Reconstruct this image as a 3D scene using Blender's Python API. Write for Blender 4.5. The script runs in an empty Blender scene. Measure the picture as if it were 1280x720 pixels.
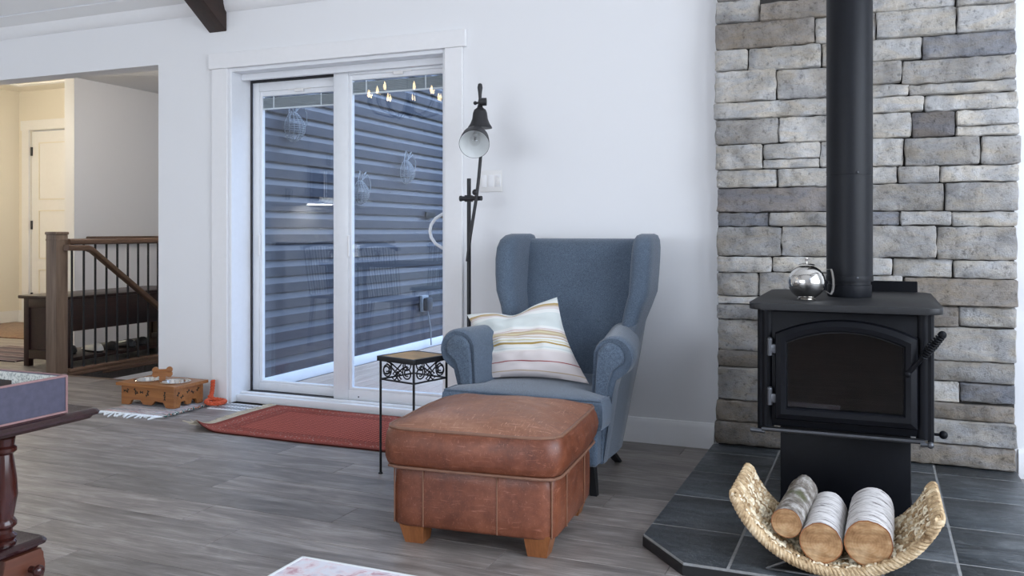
import bpy, bmesh, math, random
from math import sin, cos, pi, radians, sqrt, atan2
from mathutils import Vector, Matrix, noise
random.seed(7)
S = bpy.context.scene
C = S.collection

# ------------------------------------------------------------------ camera
cam = bpy.data.objects.new('camera', bpy.data.cameras.new('camera'))
C.objects.link(cam)
cam.location = (0, 0, 1.05)
cam.rotation_euler = (pi / 2, 0, radians(22.75))
cam.data.sensor_width = 36
cam.data.lens = 36 * 1085 / 1280
cam.data.shift_y = -70 / 1280
cam.data.clip_start = 0.05
S.camera = cam

# ------------------------------------------------------------------ world, daylight, exposure
W = bpy.data.worlds.new('sky'); S.world = W; W.use_nodes = True
bg = W.node_tree.nodes['Background']
# overcast sky: zenith about three times the horizon
_t = W.node_tree; _g = _t.nodes.new('ShaderNodeTexCoord'); _s = _t.nodes.new('ShaderNodeSeparateXYZ'); _r = _t.nodes.new('ShaderNodeValToRGB')
_t.links.new(_g.outputs['Generated'], _s.inputs[0]); _t.links.new(_s.outputs[2], _r.inputs[0]); _t.links.new(_r.outputs[0], bg.inputs[0])
_r.color_ramp.elements[0].position = 0.0; _r.color_ramp.elements[0].color = (0.05, 0.068, 0.11, 1)
_r.color_ramp.elements[1].position = 1.0; _r.color_ramp.elements[1].color = (0.60, 0.78, 1.15, 1)
bg.inputs[1].default_value = 6.2
S.view_settings.view_transform = 'Standard'
S.view_settings.look = 'None'
S.view_settings.gamma = 1
S.view_settings.use_curve_mapping = False
S.view_settings.exposure = 0.0

def area(name, loc, rot, sx, sy, power, color):
    l = bpy.data.lights.new(name, 'AREA'); l.shape = 'RECTANGLE'; l.size = sx; l.size_y = sy
    l.energy = power; l.color = color
    o = bpy.data.objects.new(name, l); C.objects.link(o); o.location = loc; o.rotation_euler = rot
    return o
# daylight through the right gable window; rear lamp is added fill, its window unseen
area('window_daylight_right', (2.5, 1.15, 1.9), (0, radians(90), 0), 2.6, 4.2, 200, (0.90, 0.95, 1.0))
area('added_fill_rear', (-3.5, -3.62, 1.5), (radians(90), 0, 0), 4.4, 2.0, 132, (0.90, 0.95, 1.0))

# ------------------------------------------------------------------ material helpers
class N:
    def __init__(s, name, rough=0.5, metal=0.0, spec=0.5):
        s.m = bpy.data.materials.new(name); s.m.use_nodes = True
        s.t = s.m.node_tree; s.b = s.t.nodes['Principled BSDF']
        s.b.inputs['Roughness'].default_value = rough
        s.b.inputs['Metallic'].default_value = metal
        s.b.inputs['Specular IOR Level'].default_value = spec
        s._c = None
    def n(s, typ, **kw):
        o = s.t.nodes.new(typ)
        for k, v in kw.items(): setattr(o, k, v)
        return o
    def l(s, a, b): s.t.links.new(a, b)
    def co(s, scale=(1, 1, 1), rnd=False, kind='Object', rot=(0, 0, 0)):
        if s._c is None: s._c = s.n('ShaderNodeTexCoord')
        v = s._c.outputs[kind]
        if rnd:
            oi = s.n('ShaderNodeObjectInfo'); mu = s.n('ShaderNodeMath', operation='MULTIPLY'); mu.inputs[1].default_value = 37.0
            s.l(oi.outputs['Random'], mu.inputs[0])
            ad = s.n('ShaderNodeVectorMath', operation='ADD'); s.l(v, ad.inputs[0]); s.l(mu.outputs[0], ad.inputs[1]); v = ad.outputs[0]
        mp = s.n('ShaderNodeMapping'); mp.inputs['Scale'].default_value = scale; mp.inputs['Rotation'].default_value = rot
        s.l(v, mp.inputs[0]); return mp.outputs[0]
    def noise(s, vec, scale=5, detail=4, rough=0.55, dist=0.0):
        o = s.n('ShaderNodeTexNoise'); s.l(vec, o.inputs['Vector'])
        o.inputs['Scale'].default_value = scale; o.inputs['Detail'].default_value = detail
        o.inputs['Roughness'].default_value = rough; o.inputs['Distortion'].default_value = dist
        return o.outputs['Fac']
    def wave(s, vec, scale=5, dist=2, detail=2, typ='BANDS', dr='X'):
        o = s.n('ShaderNodeTexWave', wave_type=typ); s.l(vec, o.inputs['Vector'])
        if typ == 'BANDS': o.bands_direction = dr
        else: o.rings_direction = dr
        o.inputs['Scale'].default_value = scale; o.inputs['Distortion'].default_value = dist; o.inputs['Detail'].default_value = detail
        return o.outputs['Fac']
    def voro(s, vec, scale=5, feature='F1'):
        o = s.n('ShaderNodeTexVoronoi', feature=feature); s.l(vec, o.inputs['Vector']); o.inputs['Scale'].default_value = scale
        return o.outputs['Distance']
    def ramp(s, fac, stops, interp='LINEAR'):
        o = s.n('ShaderNodeValToRGB'); o.color_ramp.interpolation = interp
        e = o.color_ramp.elements
        while len(e) > 1: e.remove(e[0])
        e[0].position = stops[0][0]; e[0].color = (*stops[0][1], 1)
        for p, c in stops[1:]:
            q = e.new(p); q.color = (*c, 1)
        s.l(fac, o.inputs[0]); return o.outputs[0]
    def mix(s, fac, a, b, blend='MIX'):
        o = s.n('ShaderNodeMix', data_type='RGBA', blend_type=blend)
        for i, v in ((0, fac), (6, a), (7, b)):
            if hasattr(v, 'links') or hasattr(v, 'is_linked'): s.l(v, o.inputs[i])
            elif isinstance(v, (int, float)): o.inputs[i].default_value = v
            else: o.inputs[i].default_value = (*v, 1)
        return o.outputs[2]
    def rnd(s):
        return s.n('ShaderNodeObjectInfo').outputs['Random']
    def sep(s, vec, ax):
        o = s.n('ShaderNodeSeparateXYZ'); s.l(vec, o.inputs[0]); return o.outputs[ax]
    def math(s, op, a, b=0.0):
        o = s.n('ShaderNodeMath', operation=op)
        for i, v in ((0, a), (1, b)):
            if isinstance(v, (int, float)): o.inputs[i].default_value = v
            else: s.l(v, o.inputs[i])
        return o.outputs[0]
    def color(s, c):
        if isinstance(c, tuple): s.b.inputs['Base Color'].default_value = (*c, 1)
        else: s.l(c, s.b.inputs['Base Color'])
        return s
    def bump(s, h, strength=0.3, dist=0.01):
        o = s.n('ShaderNodeBump'); o.inputs['Strength'].default_value = strength; o.inputs['Distance'].default_value = dist
        s.l(h, o.inputs['Height']); s.l(o.outputs[0], s.b.inputs['Normal']); return s
    def rough(s, v): s.l(v, s.b.inputs['Roughness']); return s

def flat(name, c, rough=0.5, metal=0.0, spec=0.5, vary=0.12, scale=30, bump=0.05):
    k = N(name, rough, metal, spec)
    f = k.noise(k.co(), scale, 3)
    k.color(k.ramp(f, [(0.3, tuple(x * (1 - vary) for x in c)), (0.7, tuple(min(1, x * (1 + vary)) for x in c))]))
    if bump: k.bump(f, bump, 0.002)
    return k.m

def wood(name, dark, light, along='X', scale=1.0, rough=0.4, rnd=True, bump=0.15, spec=0.5):
    k = N(name, rough, 0, spec)
    sc = {'X': (1.2, 14, 14), 'Y': (14, 1.2, 14), 'Z': (14, 14, 1.2)}[along]
    v = k.co(tuple(x * scale for x in sc), rnd=rnd)
    a = k.noise(v, 1.6, 6, 0.62, 0.6)
    sc2 = {'X': (2, 90, 90), 'Y': (90, 2, 90), 'Z': (90, 90, 2)}[along]
    g = k.noise(k.co(tuple(x * scale for x in sc2), rnd=rnd), 1.5, 3, 0.6)
    m = k.mix(0.35, a, g)
    k.color(k.ramp(m, [(0.30, dark), (0.70, light)]))
    k.bump(g, bump, 0.003)
    return k.m

MAT = {}
# walls and trim
k = N('wall_paint', 0.65); f = k.noise(k.co(), 220, 2); k.color((0.80, 0.805, 0.82)).bump(f, 0.06, 0.002); MAT['wall'] = k.m
k = N('warm_lit_paint', 0.6); f = k.noise(k.co(), 220, 2); k.color((0.78, 0.74, 0.66)).bump(f, 0.06, 0.002); MAT['cream'] = k.m  # entry paint, warm hall light put into its colour
k = N('ceiling_paint', 0.7); f = k.noise(k.co(), 90, 3); k.color((0.80, 0.80, 0.80)).bump(f, 0.05, 0.002); MAT['ceil'] = k.m
MAT['trim'] = flat('trim_paint', (0.82, 0.82, 0.83), 0.38, vary=0.01, bump=0.01)
MAT['vinyl'] = flat('white_vinyl', (0.80, 0.82, 0.85), 0.3, vary=0.015, bump=0.0)
MAT['track'] = flat('dark_track', (0.03, 0.03, 0.035), 0.5)
# floor
k = N('vinyl_plank', 0.42)
v = k.co((1.1, 9, 9), rnd=True); a = k.noise(v, 1.5, 7, 0.62, 0.8)
g = k.noise(k.co((7, 190, 60), rnd=True), 1.4, 5, 0.7)
kn = k.noise(k.co((2.2, 7, 7), rnd=True), 1.1, 2, 0.5, 2.5)
m = k.mix(0.52, a, g); m = k.mix(0.2, m, kn)
cA = k.ramp(m, [(0.34, (0.070, 0.060, 0.055)), (0.5, (0.215, 0.190, 0.175)), (0.64, (0.43, 0.395, 0.37))])
tone = k.ramp(k.rnd(), [(0, (0.78, 0.78, 0.78)), (1, (1.18, 1.16, 1.14))])
k.color(k.mix(1.0, cA, tone, 'MULTIPLY'))
k.rough(k.math('ADD', k.math('MULTIPLY', g, 0.25), 0.28)); k.bump(g, 0.15, 0.002); MAT['plank'] = k.m
MAT['subfloor'] = flat('plank_joint', (0.045, 0.04, 0.036), 0.7)
# fabric, leather
k = N('blue_grey_fabric', 0.85, 0, 0.25)
v = k.co((1, 1, 1)); w1 = k.noise(k.co((260, 260, 900)), 1, 2, 0.7); w2 = k.noise(k.co((900, 900, 260)), 1, 2, 0.7)
w = k.mix(0.5, w1, w2); big = k.noise(v, 3.5, 3)
cF = k.ramp(w, [(0.38, (0.030, 0.044, 0.068)), (0.5, (0.077, 0.106, 0.148)), (0.62, (0.172, 0.225, 0.295))])
k.color(k.mix(1.0, cF, k.ramp(big, [(0.3, (0.9, 0.9, 0.9)), (0.7, (1.08, 1.08, 1.08))]), 'MULTIPLY'))
k.bump(w, 0.35, 0.002); k.b.inputs['Sheen Weight'].default_value = 0.25; MAT['fabric'] = k.m
def leather(name, c0, c1, c2, wear):
    k = N(name, 0.42, 0, 0.45)
    v = k.co(); n1 = k.noise(v, 4.5, 5, 0.6, 0.4); n2 = k.noise(v, 26, 4, 0.65)
    base = k.ramp(k.mix(0.4, n1, n2), [(0.30, c0), (0.52, c1), (0.72, c2)])
    s1 = k.noise(k.co((14, 170, 110), rot=(0.3, 0.5, 0.7)), 1.0, 3, 0.5, 1.2)
    s2 = k.noise(k.co((190, 16, 90), rot=(0.2, 0.9, 0.4)), 1.0, 3, 0.5, 1.2)
    sc = k.math('MAXIMUM', s1, s2)
    sm = k.ramp(sc, [(0.60, (0, 0, 0)), (0.74, (wear, wear, wear))])
    col = k.mix(sm, base, tuple(min(1, x * 1.5 + 0.06) for x in c2))
    k.color(col)
    pores = k.voro(v, 420); k.bump(k.mix(0.4, pores, n2), 0.12, 0.004)
    k.rough(k.math('ADD', k.math('MULTIPLY', n2, 0.3), 0.27))
    return k.m
MAT['leather'] = leather('brown_leather', (0.070, 0.019, 0.009), (0.155, 0.046, 0.021), (0.250, 0.085, 0.042), 0.45)
MAT['leather_top'] = leather('worn_brown_leather', (0.140, 0.052, 0.028), (0.260, 0.112, 0.064), (0.38, 0.200, 0.125), 0.6)
MAT['piping'] = flat('leather_piping', (0.20, 0.10, 0.062), 0.45)
MAT['stitch'] = flat('seam_tan', (0.19, 0.085, 0.045), 0.6)
# wood
MAT['foot_wood'] = wood('orange_wood', (0.17, 0.055, 0.018), (0.36, 0.135, 0.045), 'Z', 1, 0.35)
MAT['mahogany'] = wood('mahogany', (0.012, 0.004, 0.005), (0.040, 0.012, 0.012), 'X', 1, 0.14)
MAT['mahogany_z'] = wood('mahogany_turned', (0.020, 0.005, 0.005), (0.065, 0.017, 0.012), 'Z', 1, 0.16)
MAT['cherry'] = wood('cherry', (0.060, 0.018, 0.010), (0.125, 0.040, 0.020), 'Y', 1, 0.3)
MAT['dark_wood'] = wood('dark_bench_wood', (0.008, 0.0035, 0.0035), (0.034, 0.012, 0.010), 'Y', 1, 0.35)
MAT['newel'] = wood('brown_oak', (0.080, 0.052, 0.036), (0.235, 0.165, 0.118), 'Z', 1, 0.45, bump=0.4)
MAT['rail'] = wood('brown_oak_rail', (0.060, 0.033, 0.020), (0.165, 0.095, 0.060), 'Y', 1, 0.4)
MAT['beam'] = wood('dark_beam', (0.010, 0.0045, 0.003), (0.040, 0.017, 0.010), 'Y', 0.6, 0.5, bump=0.3)
MAT['pine'] = wood('pet_stand_pine', (0.21, 0.072, 0.020), (0.43, 0.185, 0.060), 'X', 1.4, 0.35)
MAT['deckwood'] = wood('deck_board', (0.30, 0.22, 0.165), (0.52, 0.41, 0.33), 'Y', 0.8, 0.7)
MAT['cork'] = flat('table_inlay', (0.45, 0.27, 0.09), 0.4, vary=0.3, scale=14)
# metal
MAT['iron'] = flat('black_iron', (0.012, 0.012, 0.014), 0.45, 0.3, vary=0.2, scale=120, bump=0.1)
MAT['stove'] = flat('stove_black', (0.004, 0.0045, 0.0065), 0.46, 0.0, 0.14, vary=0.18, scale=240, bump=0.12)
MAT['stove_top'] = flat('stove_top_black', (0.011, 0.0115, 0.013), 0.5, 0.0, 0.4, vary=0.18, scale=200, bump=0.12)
MAT['pipe'] = flat('stove_pipe_black', (0.0065, 0.0075, 0.0105), 0.45, 0.0, 0.22, vary=0.1, scale=60, bump=0.03)
MAT['grey_metal'] = flat('grey_metal', (0.09, 0.095, 0.105), 0.35, 0.7)
MAT['chrome'] = flat('stainless', (0.62, 0.60, 0.57), 0.13, 1.0, vary=0.03, bump=0.0)
MAT['lamp'] = flat('lamp_black', (0.020, 0.020, 0.023), 0.5, 0.1, vary=0.1, scale=200)
MAT['lamp_in'] = flat('lamp_inner_white', (0.80, 0.82, 0.82), 0.5, vary=0.02, bump=0.0)
MAT['plastic'] = flat('white_plastic', (0.80, 0.79, 0.78), 0.3, vary=0.01, bump=0.0)
MAT['char'] = flat('black_sash', (0.006, 0.006, 0.007), 0.6)
# stones
def stone(name, c):
    k = N(name, 0.88, 0, 0.25)
    v = k.co(rnd=True); n1 = k.noise(v, 7, 5, 0.62, 0.4); n2 = k.noise(v, 48, 6, 0.7); n3 = k.noise(k.co((3, 3, 9), rnd=True), 2, 5, 0.6, 1.0)
    base = k.ramp(n1, [(0.28, tuple(x * 0.66 for x in c)), (0.5, c), (0.72, tuple(min(1, x * 1.28) for x in c))])
    pit = k.ramp(n2, [(0.33, (0.55, 0.55, 0.55)), (0.45, (1, 1, 1)), (0.7, (1.12, 1.12, 1.12))])
    tint = k.ramp(n3, [(0.35, (1.06, 1.0, 0.92)), (0.6, (0.95, 0.98, 1.05))])
    t2 = k.ramp(k.rnd(), [(0, (0.86, 0.86, 0.86)), (1, (1.12, 1.12, 1.12))])
    k.color(k.mix(1, k.mix(1, k.mix(1, base, pit, 'MULTIPLY'), tint, 'MULTIPLY'), t2, 'MULTIPLY'))
    n4 = k.noise(v, 130, 4, 0.75)
    k.bump(k.mix(0.45, k.mix(0.6, n1, n2), n4), 1.0, 0.016)
    return k.m
STONE = [stone('stone_light', (0.51, 0.495, 0.465)), stone('stone_mid', (0.385, 0.37, 0.345)), stone('stone_brown', (0.29, 0.26, 0.225)),
         stone('stone_blue', (0.245, 0.247, 0.258)), stone('stone_dark', (0.215, 0.203, 0.200))]
MAT['mortar'] = flat('mortar_dark', (0.05, 0.047, 0.044), 0.9)
k = N('slate', 0.36, 0, 0.5)
v = k.co((1.4, 6, 3), rnd=True); n1 = k.noise(v, 2.2, 7, 0.65, 1.2); n2 = k.noise(k.co((1, 1, 1), rnd=True), 34, 5, 0.7)
vein = k.noise(k.co((2, 2.5, 2), rnd=True), 2.6, 4, 0.55, 1.5)
vm = k.ramp(vein, [(0.492, (0, 0, 0)), (0.5, (0.28, 0.28, 0.28)), (0.508, (0, 0, 0))])
base = k.ramp(n1, [(0.3, (0.014, 0.017, 0.020)), (0.52, (0.042, 0.050, 0.057)), (0.70, (0.105, 0.118, 0.128))])
base = k.mix(1, base, k.ramp(k.rnd(), [(0, (0.75, 0.75, 0.75)), (1, (1.3, 1.3, 1.3))]), 'MULTIPLY')
k.color(k.mix(vm, base, (0.30, 0.31, 0.31))); k.bump(k.mix(0.35, n1, n2), 0.9, 0.010); k.rough(k.math('ADD', k.math('MULTIPLY', n2, 0.3), 0.22)); MAT['slate'] = k.m
MAT['grout'] = flat('grout_grey', (0.26, 0.26, 0.255), 0.9, vary=0.15, scale=90)
MAT['hearth_edge'] = flat('hearth_black_edge', (0.010, 0.010, 0.011), 0.5)
# logs and basket
k = N('birch_bark', 0.75, 0, 0.3)
v = k.co((1, 1, 1), rnd=True); n1 = k.noise(k.co((16, 85, 16), rnd=True), 1, 5, 0.65, 0.5); n2 = k.noise(v, 22, 5, 0.65)
lent = k.ramp(n1, [(0.33, (0.05, 0.045, 0.04)), (0.40, (0.42, 0.39, 0.37)), (0.52, (0.66, 0.63, 0.61))])
k.color(k.mix(k.ramp(n2, [(0.55, (0, 0, 0)), (0.7, (0.6, 0.6, 0.6))]), lent, (0.30, 0.28, 0.26))); k.bump(k.mix(0.5, n1, n2), 0.5, 0.006); MAT['birch'] = k.m
k = N('grey_mossy_bark', 0.85, 0, 0.2)
v = k.co(rnd=True); n1 = k.noise(v, 30, 6, 0.7); n2 = k.noise(v, 9, 4, 0.6)
b0 = k.ramp(n1, [(0.3, (0.045, 0.035, 0.028)), (0.5, (0.20, 0.175, 0.15)), (0.68, (0.48, 0.46, 0.43))])
k.color(k.mix(k.ramp(n2, [(0.56, (0, 0, 0)), (0.68, (0.8, 0.8, 0.8))]), b0, (0.075, 0.085, 0.03))); k.bump(n1, 0.9, 0.01); MAT['moss'] = k.m
k = N('cut_log_end', 0.75, 0, 0.2)
v = k.co(rnd=False); r = k.wave(v, 42, 3.0, 4, 'RINGS', 'Y'); n1 = k.noise(v, 14, 5, 0.6); st = k.noise(k.co((10, 10, 70), rot=(0, 0.6, 0)), 1, 3)
k.color(k.mix(1, k.ramp(k.mix(0.97, r, n1), [(0.34, (0.22, 0.11, 0.048)), (0.5, (0.42, 0.245, 0.118)), (0.66, (0.58, 0.40, 0.23))]), k.ramp(st, [(0.35, (0.72, 0.7, 0.68)), (0.6, (1.05, 1.05, 1.05))]), 'MULTIPLY')); k.bump(st, 0.3, 0.003); MAT['logend'] = k.m
k = N('seagrass', 0.7, 0, 0.3)
v = k.co(); n1 = k.noise(v, 60, 4, 0.7); n2 = k.noise(v, 9, 3)
k.color(k.ramp(k.mix(0.5, n1, n2), [(0.34, (0.16, 0.09, 0.04)), (0.48, (0.50, 0.36, 0.205)), (0.64, (0.78, 0.65, 0.45))])); k.bump(n1, 0.6, 0.004); MAT['grass'] = k.m
for nm_, f_ in (('grass_pale', (.80, .68, .50)), ('grass_dark', (.30, .19, .09))): MAT[nm_] = flat('sea' + nm_, f_, .7, vary=.3, scale=70, bump=.4)
# textiles
def rugmat(name, fn, rough=0.95):
    k = N(name, rough, 0, 0.1); fn(k); k.b.inputs['Sheen Weight'].default_value = 0.2; return k.m
def red_rug(k):
    g = k.co(kind='Generated'); x = k.sep(g, 0); y = k.sep(g, 1)
    ex = k.math('MULTIPLY', k.math('MINIMUM', x, k.math('SUBTRACT', 1.0, x)), 1.5); ey = k.math('MINIMUM', y, k.math('SUBTRACT', 1.0, y))
    e = k.math('MINIMUM', ex, ey)
    o = k.co((1, 1, 1)); ch = k.n('ShaderNodeTexChecker'); k.l(k.co((1, 1, 1), rot=(0, 0, 0.785)), ch.inputs[0]); ch.inputs['Scale'].default_value = 60
    ch.inputs[1].default_value = (0.42, 0.115, 0.078, 1); ch.inputs[2].default_value = (0.20, 0.038, 0.028, 1)
    vor = k.voro(o, 52); spots = k.ramp(vor, [(0.18, (0.42, 0.29, 0.22)), (0.30, (0.25, 0.056, 0.040)), (0.6, (0.31, 0.078, 0.055))])
    band = k.ramp(e, [(0.0, (0, 0, 0)), (0.045, (1, 1, 1)), (0.12, (0, 0, 0)), (0.135, (0.5, 0.5, 0.5)), (0.17, (0, 0, 0))], 'CONSTANT')
    inner = k.ramp(e, [(0.0, (0, 0, 0)), (0.19, (1, 1, 1))], 'CONSTANT')
    c = k.mix(band, (0.215, 0.050, 0.036), spots); c = k.mix(inner, c, ch.outputs[0])
    n = k.noise(o, 140, 3, 0.7); n2 = k.noise(o, 6, 2)
    c = k.mix(1, c, k.ramp(n, [(0.3, (0.68, 0.68, 0.68)), (0.7, (1.25, 1.25, 1.25))]), 'MULTIPLY')
    k.color(c); k.bump(n, 0.5, 0.003)
MAT['red_rug'] = rugmat('red_wool_rug', red_rug); MAT['red_rug'].node_tree.nodes['Principled BSDF'].inputs['Sheen Weight'].default_value = 0
MAT['fringe'] = flat('cream_fringe', (0.50, 0.44, 0.34), 0.95)
def rag(k):
    o = k.co((4, 40, 40)); n = k.noise(o, 1.0, 3, 0.7); st = k.noise(k.co((1.5, 75, 1)), 1.0, 1, 0.5)
    c = k.ramp(st, [(0.30, (0.06, 0.10, 0.13)), (0.40, (0.50, 0.48, 0.46)), (0.48, (0.42, 0.20, 0.19)), (0.52, (0.55, 0.52, 0.52)), (0.60, (0.14, 0.20, 0.26)), (0.66, (0.48, 0.36, 0.36))], 'CONSTANT')
    k.color(k.mix(1, c, k.ramp(n, [(0.3, (0.6, 0.6, 0.6)), (0.7, (1.2, 1.2, 1.2))]), 'MULTIPLY')); k.bump(n, 0.9, 0.006)
MAT['rag'] = rugmat('rag_rug_weave', rag)
def pale(k):
    o = k.co(); n = k.noise(o, 16, 5, 0.65, 0.6); v = k.voro(o, 22)
    k.color(k.mix(k.ramp(v, [(0.1, (0.7, 0.7, 0.7)), (0.35, (0, 0, 0))]), k.ramp(n, [(0.36, (0.50, 0.28, 0.32)), (0.48, (0.72, 0.62, 0.66)), (0.6, (0.70, 0.70, 0.76))]), (0.55, 0.50, 0.58))); k.bump(k.noise(o, 200, 2), 0.4, 0.002)
MAT['pale_rug'] = rugmat('pale_pink_rug', pale)
def brown_rug(k):
    o = k.co(); v = k.voro(o, 18); n = k.noise(o, 40, 4, 0.7)
    k.color(k.mix(0.5, k.ramp(v, [(0.1, (0.10, 0.05, 0.03)), (0.4, (0.26, 0.17, 0.10)), (0.7, (0.17, 0.075, 0.045))]), k.ramp(n, [(0.3, (0.10, 0.06, 0.04)), (0.7, (0.30, 0.2, 0.13))])))
MAT['brown_rug'] = rugmat('brown_patterned_rug', brown_rug)
def stripe_rug(k):
    y = k.sep(k.co(), 1); f = k.math('FRACT', k.math('MULTIPLY', y, 5.2))
    k.color(k.ramp(f, [(0, (0.055, 0.035, 0.045)), (0.34, (0.42, 0.34, 0.33)), (0.42, (0.10, 0.05, 0.06)), (0.72, (0.30, 0.25, 0.25)), (0.80, (0.045, 0.03, 0.04))], 'CONSTANT'))
MAT['stripe_rug'] = rugmat('dark_striped_rug', stripe_rug)
def pillow_mat(k):
    y = k.sep(k.co(kind='UV'), 1); n = k.noise(k.co((400, 400, 400)), 1, 2)
    cr = (0.70, 0.655, 0.62); wh = (0.74, 0.74, 0.71); pk = (0.66, 0.60, 0.585); ms = (0.42, 0.29, 0.09); tn = (0.50, 0.39, 0.27); rd = (0.33, 0.075, 0.075); ye = (0.62, 0.56, 0.36); gr = (0.62, 0.66, 0.64)
    st = [(0, pk), (0.05, tn), (0.062, pk), (0.165, rd), (0.178, pk), (0.29, cr), (0.31, wh), (0.33, gr), (0.345, wh), (0.385, ms), (0.405, wh), (0.42, ye), (0.432, wh), (0.455, tn), (0.468, cr), (0.485, tn), (0.51, ye), (0.525, tn), (0.545, cr), (0.56, (0.56, 0.40, 0.38)), (0.57, wh), (0.60, gr), (0.80, wh), (0.845, pk), (0.88, tn), (0.905, ms), (0.925, wh), (0.96, gr)]
    k.color(k.ramp(y, st, 'CONSTANT')); k.bump(n, 0.2, 0.002)
MAT['pillow'] = rugmat('striped_cotton', pillow_mat)
MAT['orange'] = flat('orange_rope', (0.55, 0.085, 0.03), 0.8, vary=0.25, scale=160, bump=0.4)
# glass
def glass(name, tint, ior=1.55, refl=(1, 1, 1)):
    m = bpy.data.materials.new(name); m.use_nodes = True; t = m.node_tree; t.nodes.clear()
    out = t.nodes.new('ShaderNodeOutputMaterial'); tr = t.nodes.new('ShaderNodeBsdfTransparent'); gl = t.nodes.new('ShaderNodeBsdfGlossy')
    tr.inputs[0].default_value = (*tint, 1); gl.inputs['Roughness'].default_value = 0.0; gl.inputs[0].default_value = (*refl, 1)
    fr = t.nodes.new('ShaderNodeFresnel'); fr.inputs[0].default_value = ior
    ge = t.nodes.new('ShaderNodeNewGeometry'); iv = t.nodes.new('ShaderNodeMath'); iv.operation = 'SUBTRACT'; iv.inputs[0].default_value = 1
    t.links.new(ge.outputs['Backfacing'], iv.inputs[1])
    mu = t.nodes.new('ShaderNodeMath'); mu.operation = 'MULTIPLY'; t.links.new(fr.outputs[0], mu.inputs[0]); t.links.new(iv.outputs[0], mu.inputs[1])
    mx = t.nodes.new('ShaderNodeMixShader'); t.links.new(mu.outputs[0], mx.inputs[0]); t.links.new(tr.outputs[0], mx.inputs[1]); t.links.new(gl.outputs[0], mx.inputs[2])
    t.links.new(mx.outputs[0], out.inputs[0]); return m
MAT['glass'] = glass('door_glass', (0.95, 0.97, 0.98), 1.55)
MAT['stove_glass'] = glass('smoked_stove_glass', (0.34, 0.28, 0.24), 1.4)
MAT['bulb_glass'] = glass('bulb_glass', (0.95, 0.95, 0.95), 1.5)
def emit(name, c, s):
    k = N(name, 0.5); k.color(c); k.b.inputs['Emission Color'].default_value = (*c, 1); k.b.inputs['Emission Strength'].default_value = s; return k.m
MAT['flame'] = emit('lit_candle_bulb', (1.0, 0.72, 0.38), 26)
MAT['warm_lamp'] = emit('lit_warm_diffuser', (1.0, 0.82, 0.52), 6)
k = N('blue_siding', 0.26); n = k.noise(k.co((4, 3, 60)), 2, 4); k.color(k.ramp(n, [(0.3, (0.030, 0.033, 0.048)), (0.7, (0.042, 0.046, 0.064))])).bump(n, 0.15, 0.002); MAT['siding'] = k.m

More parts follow.
